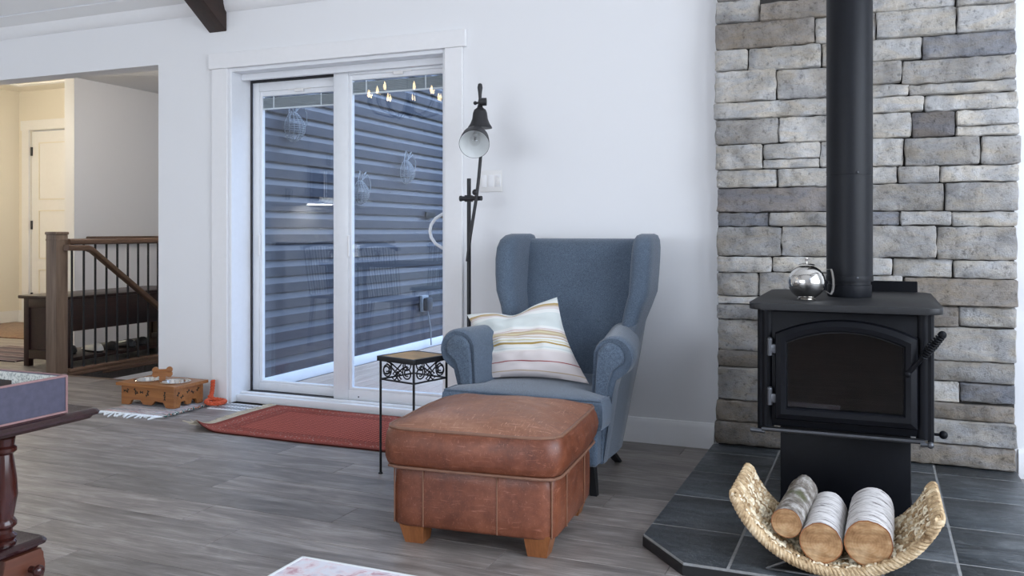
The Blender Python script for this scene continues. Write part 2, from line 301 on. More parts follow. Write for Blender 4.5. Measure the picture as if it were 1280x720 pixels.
# ------------------------------------------------------------------ mesh helpers
class B:
    def __init__(s): s.bm = bmesh.new()
    def box(s, x0, x1, y0, y1, z0, z1, bev=0.0, seg=2, m=None):
        r = bmesh.ops.create_cube(s.bm, size=1)['verts']
        M = Matrix.Translation(((x0 + x1) / 2, (y0 + y1) / 2, (z0 + z1) / 2)) @ Matrix.Diagonal((x1 - x0, y1 - y0, z1 - z0, 1))
        bmesh.ops.transform(s.bm, matrix=(m @ M if m else M), verts=r)
        if bev:
            ed = list({e for v in r for e in v.link_edges})
            bmesh.ops.bevel(s.bm, geom=ed, offset=bev, segments=seg, affect='EDGES', profile=0.5)
        return s
    def ring(s, pts): return [s.bm.verts.new(p) for p in pts]
    def loft(s, rings, caps=True, closed=True):
        R = [s.ring(r) for r in rings]; n = len(R[0])
        for a, b in zip(R, R[1:]):
            for i in range(n if closed else n - 1):
                j = (i + 1) % n
                try: s.bm.faces.new((a[i], a[j], b[j], b[i]))
                except ValueError: pass
        if caps:
            s.bm.faces.new(list(reversed(R[0]))); s.bm.faces.new(R[-1])
        return s
    def cyl(s, p0, p1, r0, r1=None, n=16, caps=True):
        p0 = Vector(p0); p1 = Vector(p1); r1 = r0 if r1 is None else r1
        d = (p1 - p0).normalized(); u = d.orthogonal().normalized(); w = d.cross(u)
        f = lambda p, r: [p + (u * cos(2 * pi * i / n) + w * sin(2 * pi * i / n)) * r for i in range(n)]
        return s.loft([f(p0, r0), f(p1, r1)], caps)
    def lathe(s, prof, n=28, m=None, caps=True):
        m = m or Matrix()
        return s.loft([[m @ Vector((max(r, 1e-4) * cos(2 * pi * i / n), max(r, 1e-4) * sin(2 * pi * i / n), z)) for i in range(n)] for r, z in prof], caps)
    def tube(s, pts, r, n=8, closed=False, rf=None):
        P = [Vector(p) for p in pts]; L = len(P); T = []
        for i in range(L):
            a = P[(i - 1) % L] if (closed or i) else P[0]; b = P[(i + 1) % L] if (closed or i < L - 1) else P[-1]
            T.append((b - a).normalized())
        u = T[0].orthogonal().normalized(); rings = []
        for i in range(L):
            u = (u - T[i] * u.dot(T[i])).normalized(); w = T[i].cross(u); rr = rf(i / (L - 1)) if rf else r
            rings.append([P[i] + (u * cos(2 * pi * j / n) + w * sin(2 * pi * j / n)) * rr for j in range(n)])
        if closed: rings.append(rings[0]); return s.loft(rings, False)
        return s.loft(rings, True)
    def prism(s, poly, a0, a1, ax='Y', bev=0.0):
        f = {'Y': lambda p, a: (p[0], a, p[1]), 'X': lambda p, a: (a, p[0], p[1]), 'Z': lambda p, a: (p[0], p[1], a)}[ax]
        n0 = set(s.bm.faces)
        s.loft([[f(p, a0) for p in poly], [f(p, a1) for p in poly]])
        if bev:
            s.bm.faces.ensure_lookup_table()
            caps = [x for x in s.bm.faces if x not in n0 and len(x.verts) == len(poly)]
            ed = list({e for c in caps for e in c.edges})
            bmesh.ops.bevel(s.bm, geom=ed, offset=bev, segments=2, affect='EDGES', profile=0.5)
        return s
    def grid(s, nx, ny, fn, uv=False):
        V = [[s.bm.verts.new(fn(i / nx, j / ny)) for i in range(nx + 1)] for j in range(ny + 1)]
        lay = s.bm.loops.layers.uv.verify() if uv else None
        for j in range(ny):
            for i in range(nx):
                fc = s.bm.faces.new((V[j][i], V[j][i + 1], V[j + 1][i + 1], V[j + 1][i]))
                if uv:
                    for lp, (a, b) in zip(fc.loops, ((i, j), (i + 1, j), (i + 1, j + 1), (i, j + 1))): lp[lay].uv = (a / nx, b / ny)
        return s
    def sphere(s, c, r, sc=(1, 1, 1), u=20, v=12):
        m = Matrix.Translation(c) @ Matrix.Diagonal((*sc, 1))
        bmesh.ops.create_uvsphere(s.bm, u_segments=u, v_segments=v, radius=r, matrix=m); return s
    def mesh(s, name, mat, smooth=35, fix=True):
        if fix: bmesh.ops.recalc_face_normals(s.bm, faces=s.bm.faces[:])
        me = bpy.data.meshes.new(name); s.bm.to_mesh(me); s.bm.free()
        if mat: me.materials.append(MAT[mat] if isinstance(mat, str) else mat)
        if smooth:
            for p in me.polygons: p.use_smooth = True
            me.set_sharp_from_angle(angle=radians(smooth))
        return me
    def obj(s, name, mat, parent=None, loc=(0, 0, 0), rot=(0, 0, 0), smooth=35, fix=True):
        return link(name, s.mesh(name, mat, smooth, fix), parent, loc, rot)
def link(name, me, parent=None, loc=(0, 0, 0), rot=(0, 0, 0)):
    o = bpy.data.objects.new(name, me); C.objects.link(o); o.location = loc; o.rotation_euler = rot
    if parent: o.parent = parent
    return o
def tag(o, label, cat, group=None, kind=None):
    o['label'] = label; o['category'] = cat
    if group: o['group'] = group
    if kind: o['kind'] = kind
    return o
def thing(name, label, cat, loc=(0, 0, 0), rz=0.0, group=None, kind=None):
    return tag(link(name, None, None, loc, (0, 0, rz)), label, cat, group, kind)
def stuff(o): o['kind'] = 'stuff'; return o
def fbm(p, s=1.0): return noise.noise(Vector(p) * s)
def rrect(x0, x1, z0, z1, r, n=4):
    out = []
    for cx, cz, a in ((x1 - r, z1 - r, 0), (x0 + r, z1 - r, 90), (x0 + r, z0 + r, 180), (x1 - r, z0 + r, 270)):
        for i in range(n + 1):
            t = radians(a + 90 * i / n); out.append((cx + r * cos(t), cz + r * sin(t)))
    return out

WY = 4.256      # face of the long wall

# ================================================================== STRUCTURE
# --- long wall with door and hall openings
wb = B()
for a in ((-6.55, -6.30, 0, 2.62), (-6.30, -4.243, 2.122, 2.62), (-4.243, -3.676, 0, 2.62), (-3.676, -2.178, 2.055, 2.62), (-2.178, 2.55, 0, 2.62)):
    wb.box(a[0], a[1], WY, WY + 0.14, a[2], a[3])
tag(wb.obj('wall_back', 'wall'), 'long white painted wall holding the sliding door and the hall opening', 'wall', kind='structure')
tag(B().box(-3.676, -2.178, WY + 0.1401, WY + 0.26, -0.3, 0.0).box(-3.80, -3.676, WY + .1401, WY + .26, -.3, 2.9).box(-2.178, 3, WY + .1401, WY + .26, -.3, 2.9).box(-3.676, -2.178, WY + .1401, WY + .26, 2.055, 2.9).obj('wall_exterior', 'siding'), 'outer face of the house wall around the sliding door', 'wall', kind='structure')
# --- side and rear walls, with window openings
def gable(y): return 2.46 + 0.7 * min(WY - y, y + 3.9) if -3.9 < y < WY else 2.46
wr = B()
wr.prism([(-3.9, 0), (WY, 0), (WY, .55), (-3.9, .55)], 2.52, 2.66, 'X')
wr.prism([(-3.9, .55), (-1.0, .55), (-1.0, 3.25), (-3.9, 2.46)], 2.52, 2.66, 'X')
wr.prism([(3.3, .55), (WY, .55), (WY, 2.46), (3.3, 3.13)], 2.52, 2.66, 'X')
wr.prism([(-1.0, 3.25), (3.3, 3.25), (3.3, 3.2), (0.18, 5.4), (-1.0, 4.5)], 2.52, 2.66, 'X')
tag(wr.obj('wall_right', 'wall'), 'white gable wall with a big window that lights the hearth', 'wall', kind='structure')
wl = B(); wl.prism([(-3.9, 0), (WY, 0), (WY, 2.46), (.18, 5.4), (-3.9, 2.46)], -6.69, -6.55, 'X')
tag(wl.obj('wall_left', 'wall'), 'white gable wall behind the kitchen cabinets', 'wall', kind='structure')
wq = B().box(-6.55, 2.52, -3.9, -3.76, 0, .5).box(-6.55, 2.52, -3.9, -3.76, 2.5, 2.9).box(-6.55, -5.7, -3.9, -3.76, .5, 2.5).box(-1.3, 2.52, -3.9, -3.76, .5, 2.5)
tag(wq.obj('wall_rear', 'wall'), 'white wall with a wide window opposite the sliding door', 'wall', kind='structure')
for nm, bx, lab in (('window_1', 0, 'large white framed gable window beside the hearth'), ('window_2', 1, 'wide white framed window, unseen, placed opposite the sliding door for its light')):
    w = thing(nm, lab, 'window', kind='structure')
    fr = B()
    if bx == 0:
        for y in (-1.0, 0.43, 1.87, 3.24): fr.box(2.54, 2.62, y, y + .06, .55, 3.25)
        for z in (.55, 3.19): fr.box(2.54, 2.62, -1, 3.3, z, z + .06)
        fr.obj('window_frame', 'vinyl', w)
        for y in (-.94, .49, 1.93): B().box(2.575, 2.58, y, y + 1.37, .61, 3.19).obj('pane', 'glass', w)
    else:
        for x in (-5.7, -4.25, -2.8, -1.36): fr.box(x, x + .06, -3.86, -3.78, .5, 2.5)
        for z in (.5, 2.44): fr.box(-5.7, -1.3, -3.86, -3.78, z, z + .06)
        fr.obj('window_frame', 'vinyl', w)
        for x in (-5.64, -4.19, -2.74): B().box(x, x + 1.39, -3.83, -3.825, .56, 2.44).obj('pane', 'glass', w)
# --- vaulted ceiling of boards
ce = thing('ceiling', 'white vaulted ceiling of wide painted boards', 'ceiling', kind='structure')
th = math.atan(0.7); L = 1 / cos(th)
def slope_board(s0, s1, side):
    y0, y1 = (WY - s0, WY - s1) if side else (-3.9 + s0, -3.9 + s1)
    b = B(); g = 0.004
    za, zb = 2.46 + .7 * (s0 + g), 2.46 + .7 * (s1 - g)
    y0 += (-g if side else g); y1 += (g if side else -g)
    b.prism([(y0, za), (y1, zb), (y1, zb + .05), (y0, za + .05)], -6.6, 2.6, 'X')
    return b
s = 0.104; edges = [0.0, s]
while s < 4.05: s = min(s + 0.30, 4.078); edges.append(s)
for side in (1, 0):
    for a, b_ in zip(edges, edges[1:]): slope_board(a, b_, side).obj('ceiling_board', 'ceil', ce)
cr = B().prism([(WY - .002, 2.405), (WY - .018, 2.418), (WY - .030, 2.452), (WY - .034, 2.482), (WY - .002, 2.470)], -6.55, 2.52, 'X')
tag(cr.obj('trim_1', 'trim'), 'narrow white crown strip where the vault meets the long wall', 'trim', kind='structure')
for bx, lab in ((-3.759, 'dark stained rafter beam running up the vault beside the sliding door'), (1.6, 'dark stained rafter beam running up the vault beyond the stove pipe')):
    b = B(); b.prism([(WY, 2.286), (.25, 2.286 + .7 * (WY - .25)), (.25, 2.46 + .7 * (WY - .25)), (WY, 2.46)], bx - .068, bx + .068, 'X', 0.006)
    tag(b.obj('rafter_beam', 'beam'), lab, 'beam')
tag(B().prism([(-3.75, 2.286), (.1, 2.286 + .7 * 3.85), (.1, 2.46 + .7 * 3.85), (-3.75, 2.46)], -3.827, -3.691, 'X', .006).obj('rafter_beam', 'beam'), 'dark stained rafter beam on the slope above the rear window', 'beam')
tag(B().box(-6.55, 2.52, .09, .27, 4.98, 5.2).obj('ridge_beam', 'beam'), 'dark stained ridge beam along the top of the vault', 'beam')

# --- floor : base slab plus individual planks
fl = thing('floor', 'grey brown wood plank floor', 'floor', kind='structure')
B().box(-6.55, 2.52, -3.76, 1.2, -.1, 0.0).obj('rear_floor', 'plank', fl)
B().box(-6.55, 2.52, 1.2, 4.40, -.1, -.006).box(-9.3, -3.9, 4.40, 4.62, -.1, -.006).box(-9.3, -5.53, 4.62, 9, -.1, -.006).obj('subfloor', 'subfloor', fl)
PW, PL = 0.18, 1.22
pm = B().box(0, PL - .0015, 0, PW - .0015, -.005, 0, .0012, 1).mesh('plank', 'plank')
def planks(x0, x1, y0, y1, offs):
    r = 0; y = y0
    while y < y1 - .01:
        x = x0 - (offs[r % len(offs)] * PL)
        while x < x1:
            a, b_ = max(x, x0), min(x + PL, x1); hgt = min(PW, y1 - y)
            if b_ - a > .03:
                if b_ - a < PL - .001 or hgt < PW - .001:
                    link('plank', B().box(0, b_ - a - .0015, 0, hgt - .0015, -.005, 0, .0012, 1).mesh('plank', 'plank'), fl, (a, y, 0))
                else: link('plank', pm, fl, (a, y, 0))
            x += PL
        y += PW; r += 1
OF = [.0, .42, .78, .2, .62, .9, .33, .55, .12, .7]
planks(-6.55, 2.52, 1.2, 4.256, OF)
planks(-6.3, -4.243, 4.256, 4.40, [.3])
planks(-9.2, -4.0, 4.40, 4.62, [.6, .1])
planks(-9.2, -5.53, 4.62, 7.1, OF[3:])

# --- baseboards
def bboard(name, x0, x1, lab):
    b = B().prism([(WY, 0), (WY - .016, 0), (WY - .016, .098), (WY - .010, .112), (WY - .006, .122), (WY, .124)], x0, x1, 'X')
    tag(b.obj(name, 'trim'), lab, 'baseboard', kind='structure')
bboard('baseboard_back', -2.071, -.72, 'white baseboard behind the armchair')
bboard('baseboard_right', .56, 2.52, 'white baseboard beyond the stone wall')
bboard('baseboard_left', -4.243, -3.795, 'short white baseboard between the hall opening and the sliding door')

# --- door casing (trim) and sliding door
t = thing('trim_2', 'flat white casing boards around the sliding door', 'trim', kind='structure')
B().box(-3.795, -3.676, WY - .018, WY, 0, 2.056, .002, 1).obj('casing_board', 'trim', t)
B().box(-2.178, -2.071, WY - .018, WY, 0, 2.056, .002, 1).obj('casing_board', 'trim', t)
B().box(-3.814, -2.049, WY - .026, WY, 2.056, 2.150, .002, 1).obj('header_board', 'trim', t)
d = thing('door_1', 'white framed sliding glass patio door', 'door', kind='structure')
B().box(-3.676, -3.655, WY, 4.52, 0, 2.055, .002, 1).obj('jamb', 'vinyl', d)
B().box(-2.199, -2.178, WY, 4.52, 0, 2.055, .002, 1).obj('jamb', 'vinyl', d)
B().box(-3.655, -2.199, WY, 4.52, 2.034, 2.055, .002, 1).obj('head_jamb', 'vinyl', d)
B().box(-3.655, -2.199, 4.30, 4.52, 0, .045, .004, 2).box(-3.655, -2.199, 4.335, 4.36, .045, .058, .003, 1).obj('sill', 'vinyl', d)
B().box(-3.654, -2.2, 4.372, 4.50, .045, .05).box(-3.654, -3.0, 4.43, 4.44, 1.99, 2.033).box(-3.654, -3.640, 4.43, 4.436, .05, 2.03).obj('track_gap', 'track', d)
B().box(-3.654, -2.2, 4.345, 4.372, 1.995, 2.034, .002, 1).obj('head_stop', 'vinyl', d)
def panel(x0, x1, y0, y1, z0, z1, st0, st1, top, bot, nm, latch, handle):
    p = B()
    p.box(x0, x0 + st0, y0, y1, z0, z1, .004); p.box(x1 - st1, x1, y0, y1, z0, z1, .004)
    p.box(x0 + st0, x1 - st1, y0, y1, z1 - top, z1, .004); p.box(x0 + st0, x1 - st1, y0, y1, z0, z0 + bot, .004)
    P = p.obj(nm, 'vinyl', d)
    gx0, gx1, gz0, gz1 = x0 + st0, x1 - st1, z0 + bot, z1 - top; ym = (y0 + y1) / 2
    q = B()
    for a in ((gx0, gx0 + .022, gz0, gz1), (gx1 - .010, gx1, gz0, gz1), (gx0 + .022, gx1 - .010, gz1 - .03, gz1), (gx0 + .022, gx1 - .010, gz0, gz0 + .014)): q.box(a[0], a[1], y0 + .006, y1 - .006, a[2], a[3], .003, 1)
    q.obj('glazing_bead', 'vinyl', P)
    B().box(gx0, gx1, ym - .010, ym - .006, gz0, gz1).obj('pane', 'glass', P)
    B().box(gx0, gx1, ym + .012, ym + .016, gz0, gz1).obj('pane', 'glass', P)
    bl = B()
    for i in range(9): bl.box(gx0 + .022, gx1 - .01, ym - .004, ym + .010, gz1 - .045 - i * .0072, gz1 - .040 - i * .0072)
    bl.obj('blind_stack', flatblind, P)
    rb = B().box(gx0 + .022, gx1 - .01, ym - .005, ym + .011, gz1 - .113, gz1 - .105)
    for fx in (.18, .8): xx = gx0 + (gx1 - gx0) * fx; rb.box(xx - .003, xx + .003, ym - .0055, ym - .004, gz1 - .11, gz1 - .03)
    rb.obj('blind_rail', 'vinyl', P)
    B().box((gx0 + gx1) / 2 - .01, (gx0 + gx1) / 2 + .055, y0 - .008, y0, gz1 - .018, gz1 + .004, .003, 1).box((gx0 + gx1) / 2 - .06, (gx0 + gx1) / 2 + .11, y0 - .004, y0, gz1 - .003, gz1 + .003).obj('blind_slider', 'plastic', P)
    if latch: B().box(x0 + .006, x0 + .02, y0 - .012, y0, .92, 1.03, .003, 1).obj('blind_cord_slider', 'plastic', P)
    B().box((x0 + st0), (x0 + st0) + .012, y0 - .010, y0 + .004, .90, 1.03, .003, 1).obj('latch_rail', 'plastic', P)
    return P
flatblind = flat('blind_slat_grey', (0.30, 0.33, 0.35), 0.5, vary=.05)
PL_ = panel(-3.640, -2.96, 4.437, 4.477, .052, 1.995, .046, .06, .060, .050, 'sliding_panel', False, False)
PR_ = panel(-2.997, -2.2, 4.380, 4.422, .052, 2.020, .105, .052, .040, .062, 'fixed_panel', False, True)
hd = B(); hd.tube([(-2.232, 4.378, .95), (-2.250, 4.352, .96), (-2.285, 4.335, .985), (-2.308, 4.328, 1.02), (-2.315, 4.326, 1.055), (-2.308, 4.328, 1.09), (-2.285, 4.335, 1.125), (-2.250, 4.352, 1.15), (-2.232, 4.378, 1.16)], .009, 10)
hd.box(-2.246, -2.216, 4.372, 4.381, .93, 1.18, .003, 1); hd.obj('handle', 'vinyl', PR_)
B().cyl((-2.82, 4.379, .075), (-2.82, 4.3815, .075), .005, n=10).obj('screw_cover', 'track', PR_)

# --- stone wall
ws = thing('wall_stone', 'stacked ledgestone veneer wall of rough grey stones behind the stove', 'stone wall', kind='structure')
B().box(-.695, .54, WY - .045, WY, .03, 2.50).obj('mortar_bed', 'mortar', ws)
ST = [(-.705, -.502, 2.041, 2.143, 0), (-.498, -.101, 2.029, 2.111, 2), (-.705, -.259, 1.914, 2.036, 2), (-.254, -.133, 1.909, 2.023, 0), (-.129, 0, 1.906, 2.023, 0), (-.705, -.557, 1.813, 1.909, 0), (-.552, -.233, 1.803, 1.908, 0), (-.227, -.133, 1.8, 1.903, 1), (-.129, .182, 1.809, 1.902, 0), (-.705, -.427, 1.664, 1.808, 0), (-.423, -.133, 1.664, 1.797, 1), (-.713, -.133, 1.583, 1.66, 0), (-.705, -.418, 1.464, 1.579, 1), (-.414, -.133, 1.464, 1.579, 0), (-.701, -.488, 1.344, 1.459, 0), (-.483, -.236, 1.388, 1.46, 0), (-.483, -.236, 1.344, 1.385, 0), (-.232, -.133, 1.344, 1.46, 0), (-.699, -.423, 1.259, 1.34, 0), (-.417, -.133, 1.258, 1.34, 0), (-.097, .315, 2.025, 2.112, 0), (.319, .544, 2.019, 2.099, 0), (.004, .317, 1.906, 2.021, 0), (.321, .542, 1.905, 2.014, 0), (.186, .544, 1.802, 1.901, 3), (-.129, .104, 1.709, 1.804, 1), (.108, .544, 1.697, 1.798, 1), (-.129, .131, 1.649, 1.704, 0), (.135, .544, 1.647, 1.693, 0), (-.129, .192, 1.579, 1.645, 0), (.196, .551, 1.576, 1.643, 0), (-.129, .142, 1.468, 1.575, 0), (.146, .312, 1.464, 1.572, 4), (.317, .553, 1.506, 1.572, 0), (.317, .555, 1.461, 1.503, 0), (-.129, .111, 1.342, 1.464, 0), (.116, .408, 1.34, 1.46, 1), (.413, .558, 1.338, 1.457, 1), (-.129, .086, 1.266, 1.338, 0), (.09, .253, 1.266, 1.337, 1), (.258, .553, 1.266, 1.335, 0), (-.697, -.133, 1.144, 1.254, 4), (-.129, .273, 1.144, 1.262, 1), (.277, .551, 1.14, 1.262, 1), (-.693, -.459, 1.078, 1.139, 3), (-.455, -.133, 1.078, 1.14, 1), (-.129, .094, 1.08, 1.14, 3), (.099, .298, 1.08, 1.14, 0), (.303, .549, 1.075, 1.136, 0), (-.697, -.407, .938, 1.073, 1), (-.403, -.133, .939, 1.074, 1), (-.129, .24, .938, 1.076, 1), (.244, .546, .931, 1.071, 1), (-.697, -.447, .861, .933, 0), (-.443, -.133, .866, .935, 0), (-.129, .065, .86, .934, 0), (.069, .303, .853, .933, 0), (.308, .546, .852, .927, 0), (-.129, .11, .764, .856, 0), (-.699, -.508, .75, .857, 1), (-.503, -.133, .752, .862, 1), (.113, .549, .733, .848, 2), (-.697, -.133, .711, .747, 0), (-.699, -.133, .639, .707, 1), (-.129, .327, .64, .729, 2), (.331, .546, .646, .729, 0), (-.693, -.133, .494, .635, 1), (-.129, .544, .498, .638, 1), (-.693, -.133, .415, .490, 2), (-.693, -.133, .260, .411, 1), (-.129, .539, .406, .494, 1), (-.129, .332, .314, .402, 0), (.335, .538, .322, .402, 3), (-.699, -.133, .158, .256, 2), (-.129, .539, .243, .310, 2), (-.705, -.133, .049, .154, 2), (-.129, .546, .138, .239, 1), (-.129, .539, .045, .134, 2)]
for z0, z1, cuts in ((2.147, 2.245, (-.7, -.33, -.05, .29, .55)), (2.249, 2.32, (-.705, -.5, -.12, .15, .545)), (2.324, 2.40, (-.7, -.28, .06, .38, .55))):
    for i in range(4):
        lo = max(z0, 2.147) if z0 > 2.2 or i == 0 else 2.116
        ST.append((cuts[i], cuts[i + 1] - .004, lo, z1, random.choice((0, 0, 1, 1, 2, 3))))
# stagger the joints between the left and right courses
Ls = [i for i, q in enumerate(ST) if abs(q[1] + .133) < .001]; Rs = [i for i, q in enumerate(ST) if abs(q[0] + .129) < .001]
comp = {i: i for i in Ls + Rs}
def find(i):
    while comp[i] != i: i = comp[i]
    return i
for i in Ls:
    for j in Rs:
        if min(ST[i][3], ST[j][3]) - max(ST[i][2], ST[j][2]) > .014: comp[find(j)] = find(i)
shv = {}; _sh = (-.055, .03, -.02, .075, .0, .05)
for i in Ls + Rs:
    r_ = find(i)
    if r_ not in shv: shv[r_] = _sh[len(shv) % 6]
    q = ST[i]; dx_ = shv[r_]
    ST[i] = (q[0], q[1] + dx_, *q[2:]) if i in Ls else (q[0] + dx_, *q[1:])
def stone_mesh(w, h, seed, mat):
    rs = random.Random(seed); b = B(); nx = max(7, min(26, int(w / .016))); nz = max(5, min(9, int(h / .014)))
    off = Vector((seed * 3.7, seed * 1.3, seed * 7.1)); proud = .028 + rs.random() * .022
    tx, tz = rs.uniform(-.010, .010), rs.uniform(-.006, .006)
    def prm(i, n):      # rounded corners: denser near the edges
        return .5 - .5 * cos(pi * (i / n)) * .999 if n < 0 else i / n
    V = []
    for j in range(nz + 1):
        row = []
        for i in range(nx + 1):
            u, v = i / nx, j / nz
            if i == 1: u = .006 / w if w > .1 else .08
            if i == nx - 1: u = 1 - (.006 / w if w > .1 else .08)
            if j == 1: v = .005 / h
            if j == nz - 1: v = 1 - .005 / h
            x, z = (u - .5) * w, (v - .5) * h
            p = Vector((x, 0, z)) + off
            e = (i in (0, nx)) + (j in (0, nz))
            y = -proud + tx * (u - .5) + tz * (v - .5) + .012 * fbm(p, 9) + .010 * fbm(p, 26) + .007 * abs(fbm(p, 55))
            if e: y += .006 * e
            if i in (0, nx): x += .006 * fbm(p, 26)
            if j in (0, nz): z += .0045 * fbm(p, 20)
            if e == 2: x *= 1 - .006 / w; z *= 1 - .005 / h
            row.append(b.bm.verts.new((x, y, z)))
        V.append(row)
    for j in range(nz):
        for i in range(nx): b.bm.faces.new((V[j][i], V[j][i + 1], V[j + 1][i + 1], V[j + 1][i]))
    rim = V[0] + [r[-1] for r in V[1:]] + list(reversed(V[-1]))[1:] + [r[0] for r in reversed(V[1:-1])]
    back = [b.bm.verts.new((v.co.x, .04, v.co.z)) for v in rim]
    for i in range(len(rim)):
        j = (i + 1) % len(rim); b.bm.faces.new((rim[j], rim[i], back[i], back[j]))
    return b.mesh('stone', mat, 50, fix=False)
for i, (x0, x1, z0, z1, tn) in enumerate(ST):
    link('stone', stone_mesh(x1 - x0, z1 - z0, i + 1, STONE[tn]), ws, ((x0 + x1) / 2, WY - .042, (z0 + z1) / 2))

# --- hearth pad of slate tiles
he = thing('hearth_pad', 'low raised hearth of dark slate tiles under the wood stove', 'hearth')
HP = [(-.72, 4.20), (-.72, 2.848), (-.546, 2.648), (.376, 2.648), (.55, 2.848), (.55, 4.20)]
B().prism(HP, 0, .031, 'Z').obj('base_slab', 'hearth_edge', he)
def inset(poly, d_):
    cx = sum(p[0] for p in poly) / len(poly); cy = sum(p[1] for p in poly) / len(poly)
    return [(p[0] + (d_ if p[0] < cx else -d_), p[1] + (d_ if p[1] < cy else -d_)) for p in poly]
B().prism(inset(HP, .003), .031, .0388, 'Z').obj('grout_bed', 'grout', he)
XJ = [-.72, -.41, -.09, .23, .55]; YJ = [2.648, 2.965, 3.325, 3.685, 4.03, 4.20]
for i in range(4):
    for j in range(5):
        g = .0045; x0, x1, y0, y1 = XJ[i] + g, XJ[i + 1] - g, YJ[j] + g, YJ[j + 1] - g
        if i == 0 and j == 0: poly = [(-.546 + g, y0), (x1, y0), (x1, y1), (x0, y1), (x0, 2.848 + g)]
        elif i == 3 and j == 0: poly = [(x0, y0), (.376 - g, y0), (x1, 2.848 + g), (x1, y1), (x0, y1)]
        else: poly = [(x0, y0), (x1, y0), (x1, y1), (x0, y1)]
        cx = sum(p[0] for p in poly) / len(poly); cy = sum(p[1] for p in poly) / len(poly)
        b = B().prism([(p[0] - cx, p[1] - cy) for p in poly], .034, .0405 + random.uniform(-.0006, .0006), 'Z', .0018)
        b.obj('slate_tile', 'slate', he, (cx, cy, 0))
HZ = .0412

# --- hall beyond the opening
tag(B().box(-9.34, -9.20, 4.0, 7.24, 0, 2.75).obj('wall_entry_left', 'cream'), 'wall at the far side of the entry hall, tinted as warmly lit', 'wall', kind='structure')
wf = B().box(-9.2, -9.02, 7.10, 7.24, 0, 2.75).box(-9.02, -8.15, 7.10, 7.24, 2.22, 2.75).box(-8.15, -6.7, 7.10, 7.24, 0, 2.75)
tag(wf.obj('wall_entry_far', 'cream'), 'wall around the white closet door, tinted as warmly lit', 'wall', kind='structure')
tag(B().box(-6.81, -6.69, 5.71, 9.0, 0, 2.75).obj('wall_hall', 'wall'), 'white hall wall seen past the stair railing', 'wall', kind='structure')
tag(B().box(-5.53, -3.9, 8.6, 8.7, -2.6, 2.6).box(-6.69, -5.53, 8.6, 8.7, 0, 2.6).obj('wall_stair_far', 'wall'), 'white wall at the far end of the stairwell', 'wall', kind='structure')
tag(B().box(-4.1, -3.9, 4.40, 8.6, -2.6, 2.75).obj('wall_stair_right', 'wall'), 'white wall closing the stairwell on the patio side', 'wall', kind='structure')
tag(B().box(-5.56, -5.53, 4.62, 8.6, -2.6, -.0225).obj('wall_stairwell', 'wall'), 'white stairwell side below the hall floor edge', 'wall', kind='structure')
tag(B().box(-6.69, -4.1, 4.40, 8.6, 2.45, 2.5).box(-9.2, -6.69, 4.396, 5.71, 2.45, 2.5).obj('ceiling_hall', 'ceil'), 'white flat ceiling over the stair hall', 'ceiling', kind='structure')
tag(B().box(-9.2, -6.69, 5.71, 7.1, 2.68, 2.72).box(-9.2, -6.69, 5.69, 5.71, 2.45, 2.72).obj('ceiling_entry', 'cream'), 'ceiling over the entry, tinted as warmly lit', 'ceiling', kind='structure')
tag(B().box(-9.2, -9.185, 4.4, 7.1, 0, .14).box(-9.185, -9.12, 7.085, 7.1, 0, .14).obj('baseboard_entry', 'trim'), 'white baseboard of the entry hall', 'baseboard', kind='structure')
tag(B().box(-9.34, -6.55, 4.256, 4.396, 0, 2.75).obj('wall_entry_near', 'cream'), 'return wall between entry and kitchen, tinted as warmly lit', 'wall', kind='structure')
dr = thing('door_2', 'white three panel closet door with dark hinges in the entry hall', 'door', kind='structure')
dm = B().box(-9.005, -8.165, 7.115, 7.15, 0.01, 2.21)
dm.obj('door_leaf', 'trim', dr)
for z0, z1 in ((.12, .62), (.74, 1.30), (1.42, 2.08)):
    fr = B(); x0, x1 = -8.89, -8.28
    for a in ((x0, x1, z1 - .012, z1), (x0, x1, z0, z0 + .012), (x0, x0 + .012, z0, z1), (x1 - .012, x1, z0, z1)): fr.box(a[0], a[1], 7.108, 7.116, a[2], a[3])
    fr.obj('panel_moulding', 'cream', dr)
B().box(-9.13, -9.02, 7.08, 7.10, 0, 2.225).box(-8.15, -8.04, 7.08, 7.10, 0, 2.225).box(-9.145, -8.02, 7.075, 7.10, 2.225, 2.335).obj('casing', 'trim', dr)
for z in (1.93, 1.08, .25): B().cyl((-9.0, 7.105, z), (-9.0, 7.105, z + .10), .012, n=10).obj('hinge', 'iron', dr)
hat = thing('attic_hatch', 'framed hatch in the entry ceiling, panel tinted as warmly lit', 'hatch', (-8.2, 6.35, 2.68))
hf = B()
for a in ((-.55, .55, -.40, -.33), (-.55, .55, .33, .40), (-.55, -.48, -.33, .33), (.48, .55, -.33, .33)): hf.box(a[0], a[1], a[2], a[3], -.025, 0)
hf.obj('hatch_frame', 'trim', hat); B().box(-.48, .48, -.33, .33, -.008, 0).obj('hatch_panel', 'cream', hat)
cl = thing('ceiling_lamp', 'round flush lamp glowing warm on the hall ceiling', 'lamp', (-7.7, 5.0, 2.45))
B().lathe([(.16, 0), (.16, -.02), (.15, -.025)], 28).obj('lamp_base', 'vinyl', cl)
B().lathe([(.14, -.025), (.135, -.05), (.10, -.075), (.05, -.088), (0, -.09)], 28).obj('diffuser', 'warm_lamp', cl)
l = bpy.data.lights.new('ceiling_lamp_light', 'POINT'); l.energy = 50; l.color = (1.0, .90, .72); l.shadow_soft_size = .12
lo = bpy.data.objects.new('ceiling_lamp_light', l); C.objects.link(lo); lo.parent = cl; lo.location = (-.2, .4, -.35)
dl = thing('added_hall_fill_lamp', 'small round lamp added above the stairwell to brighten the hall wall', 'lamp', (-5.0, 5.5, 2.45))
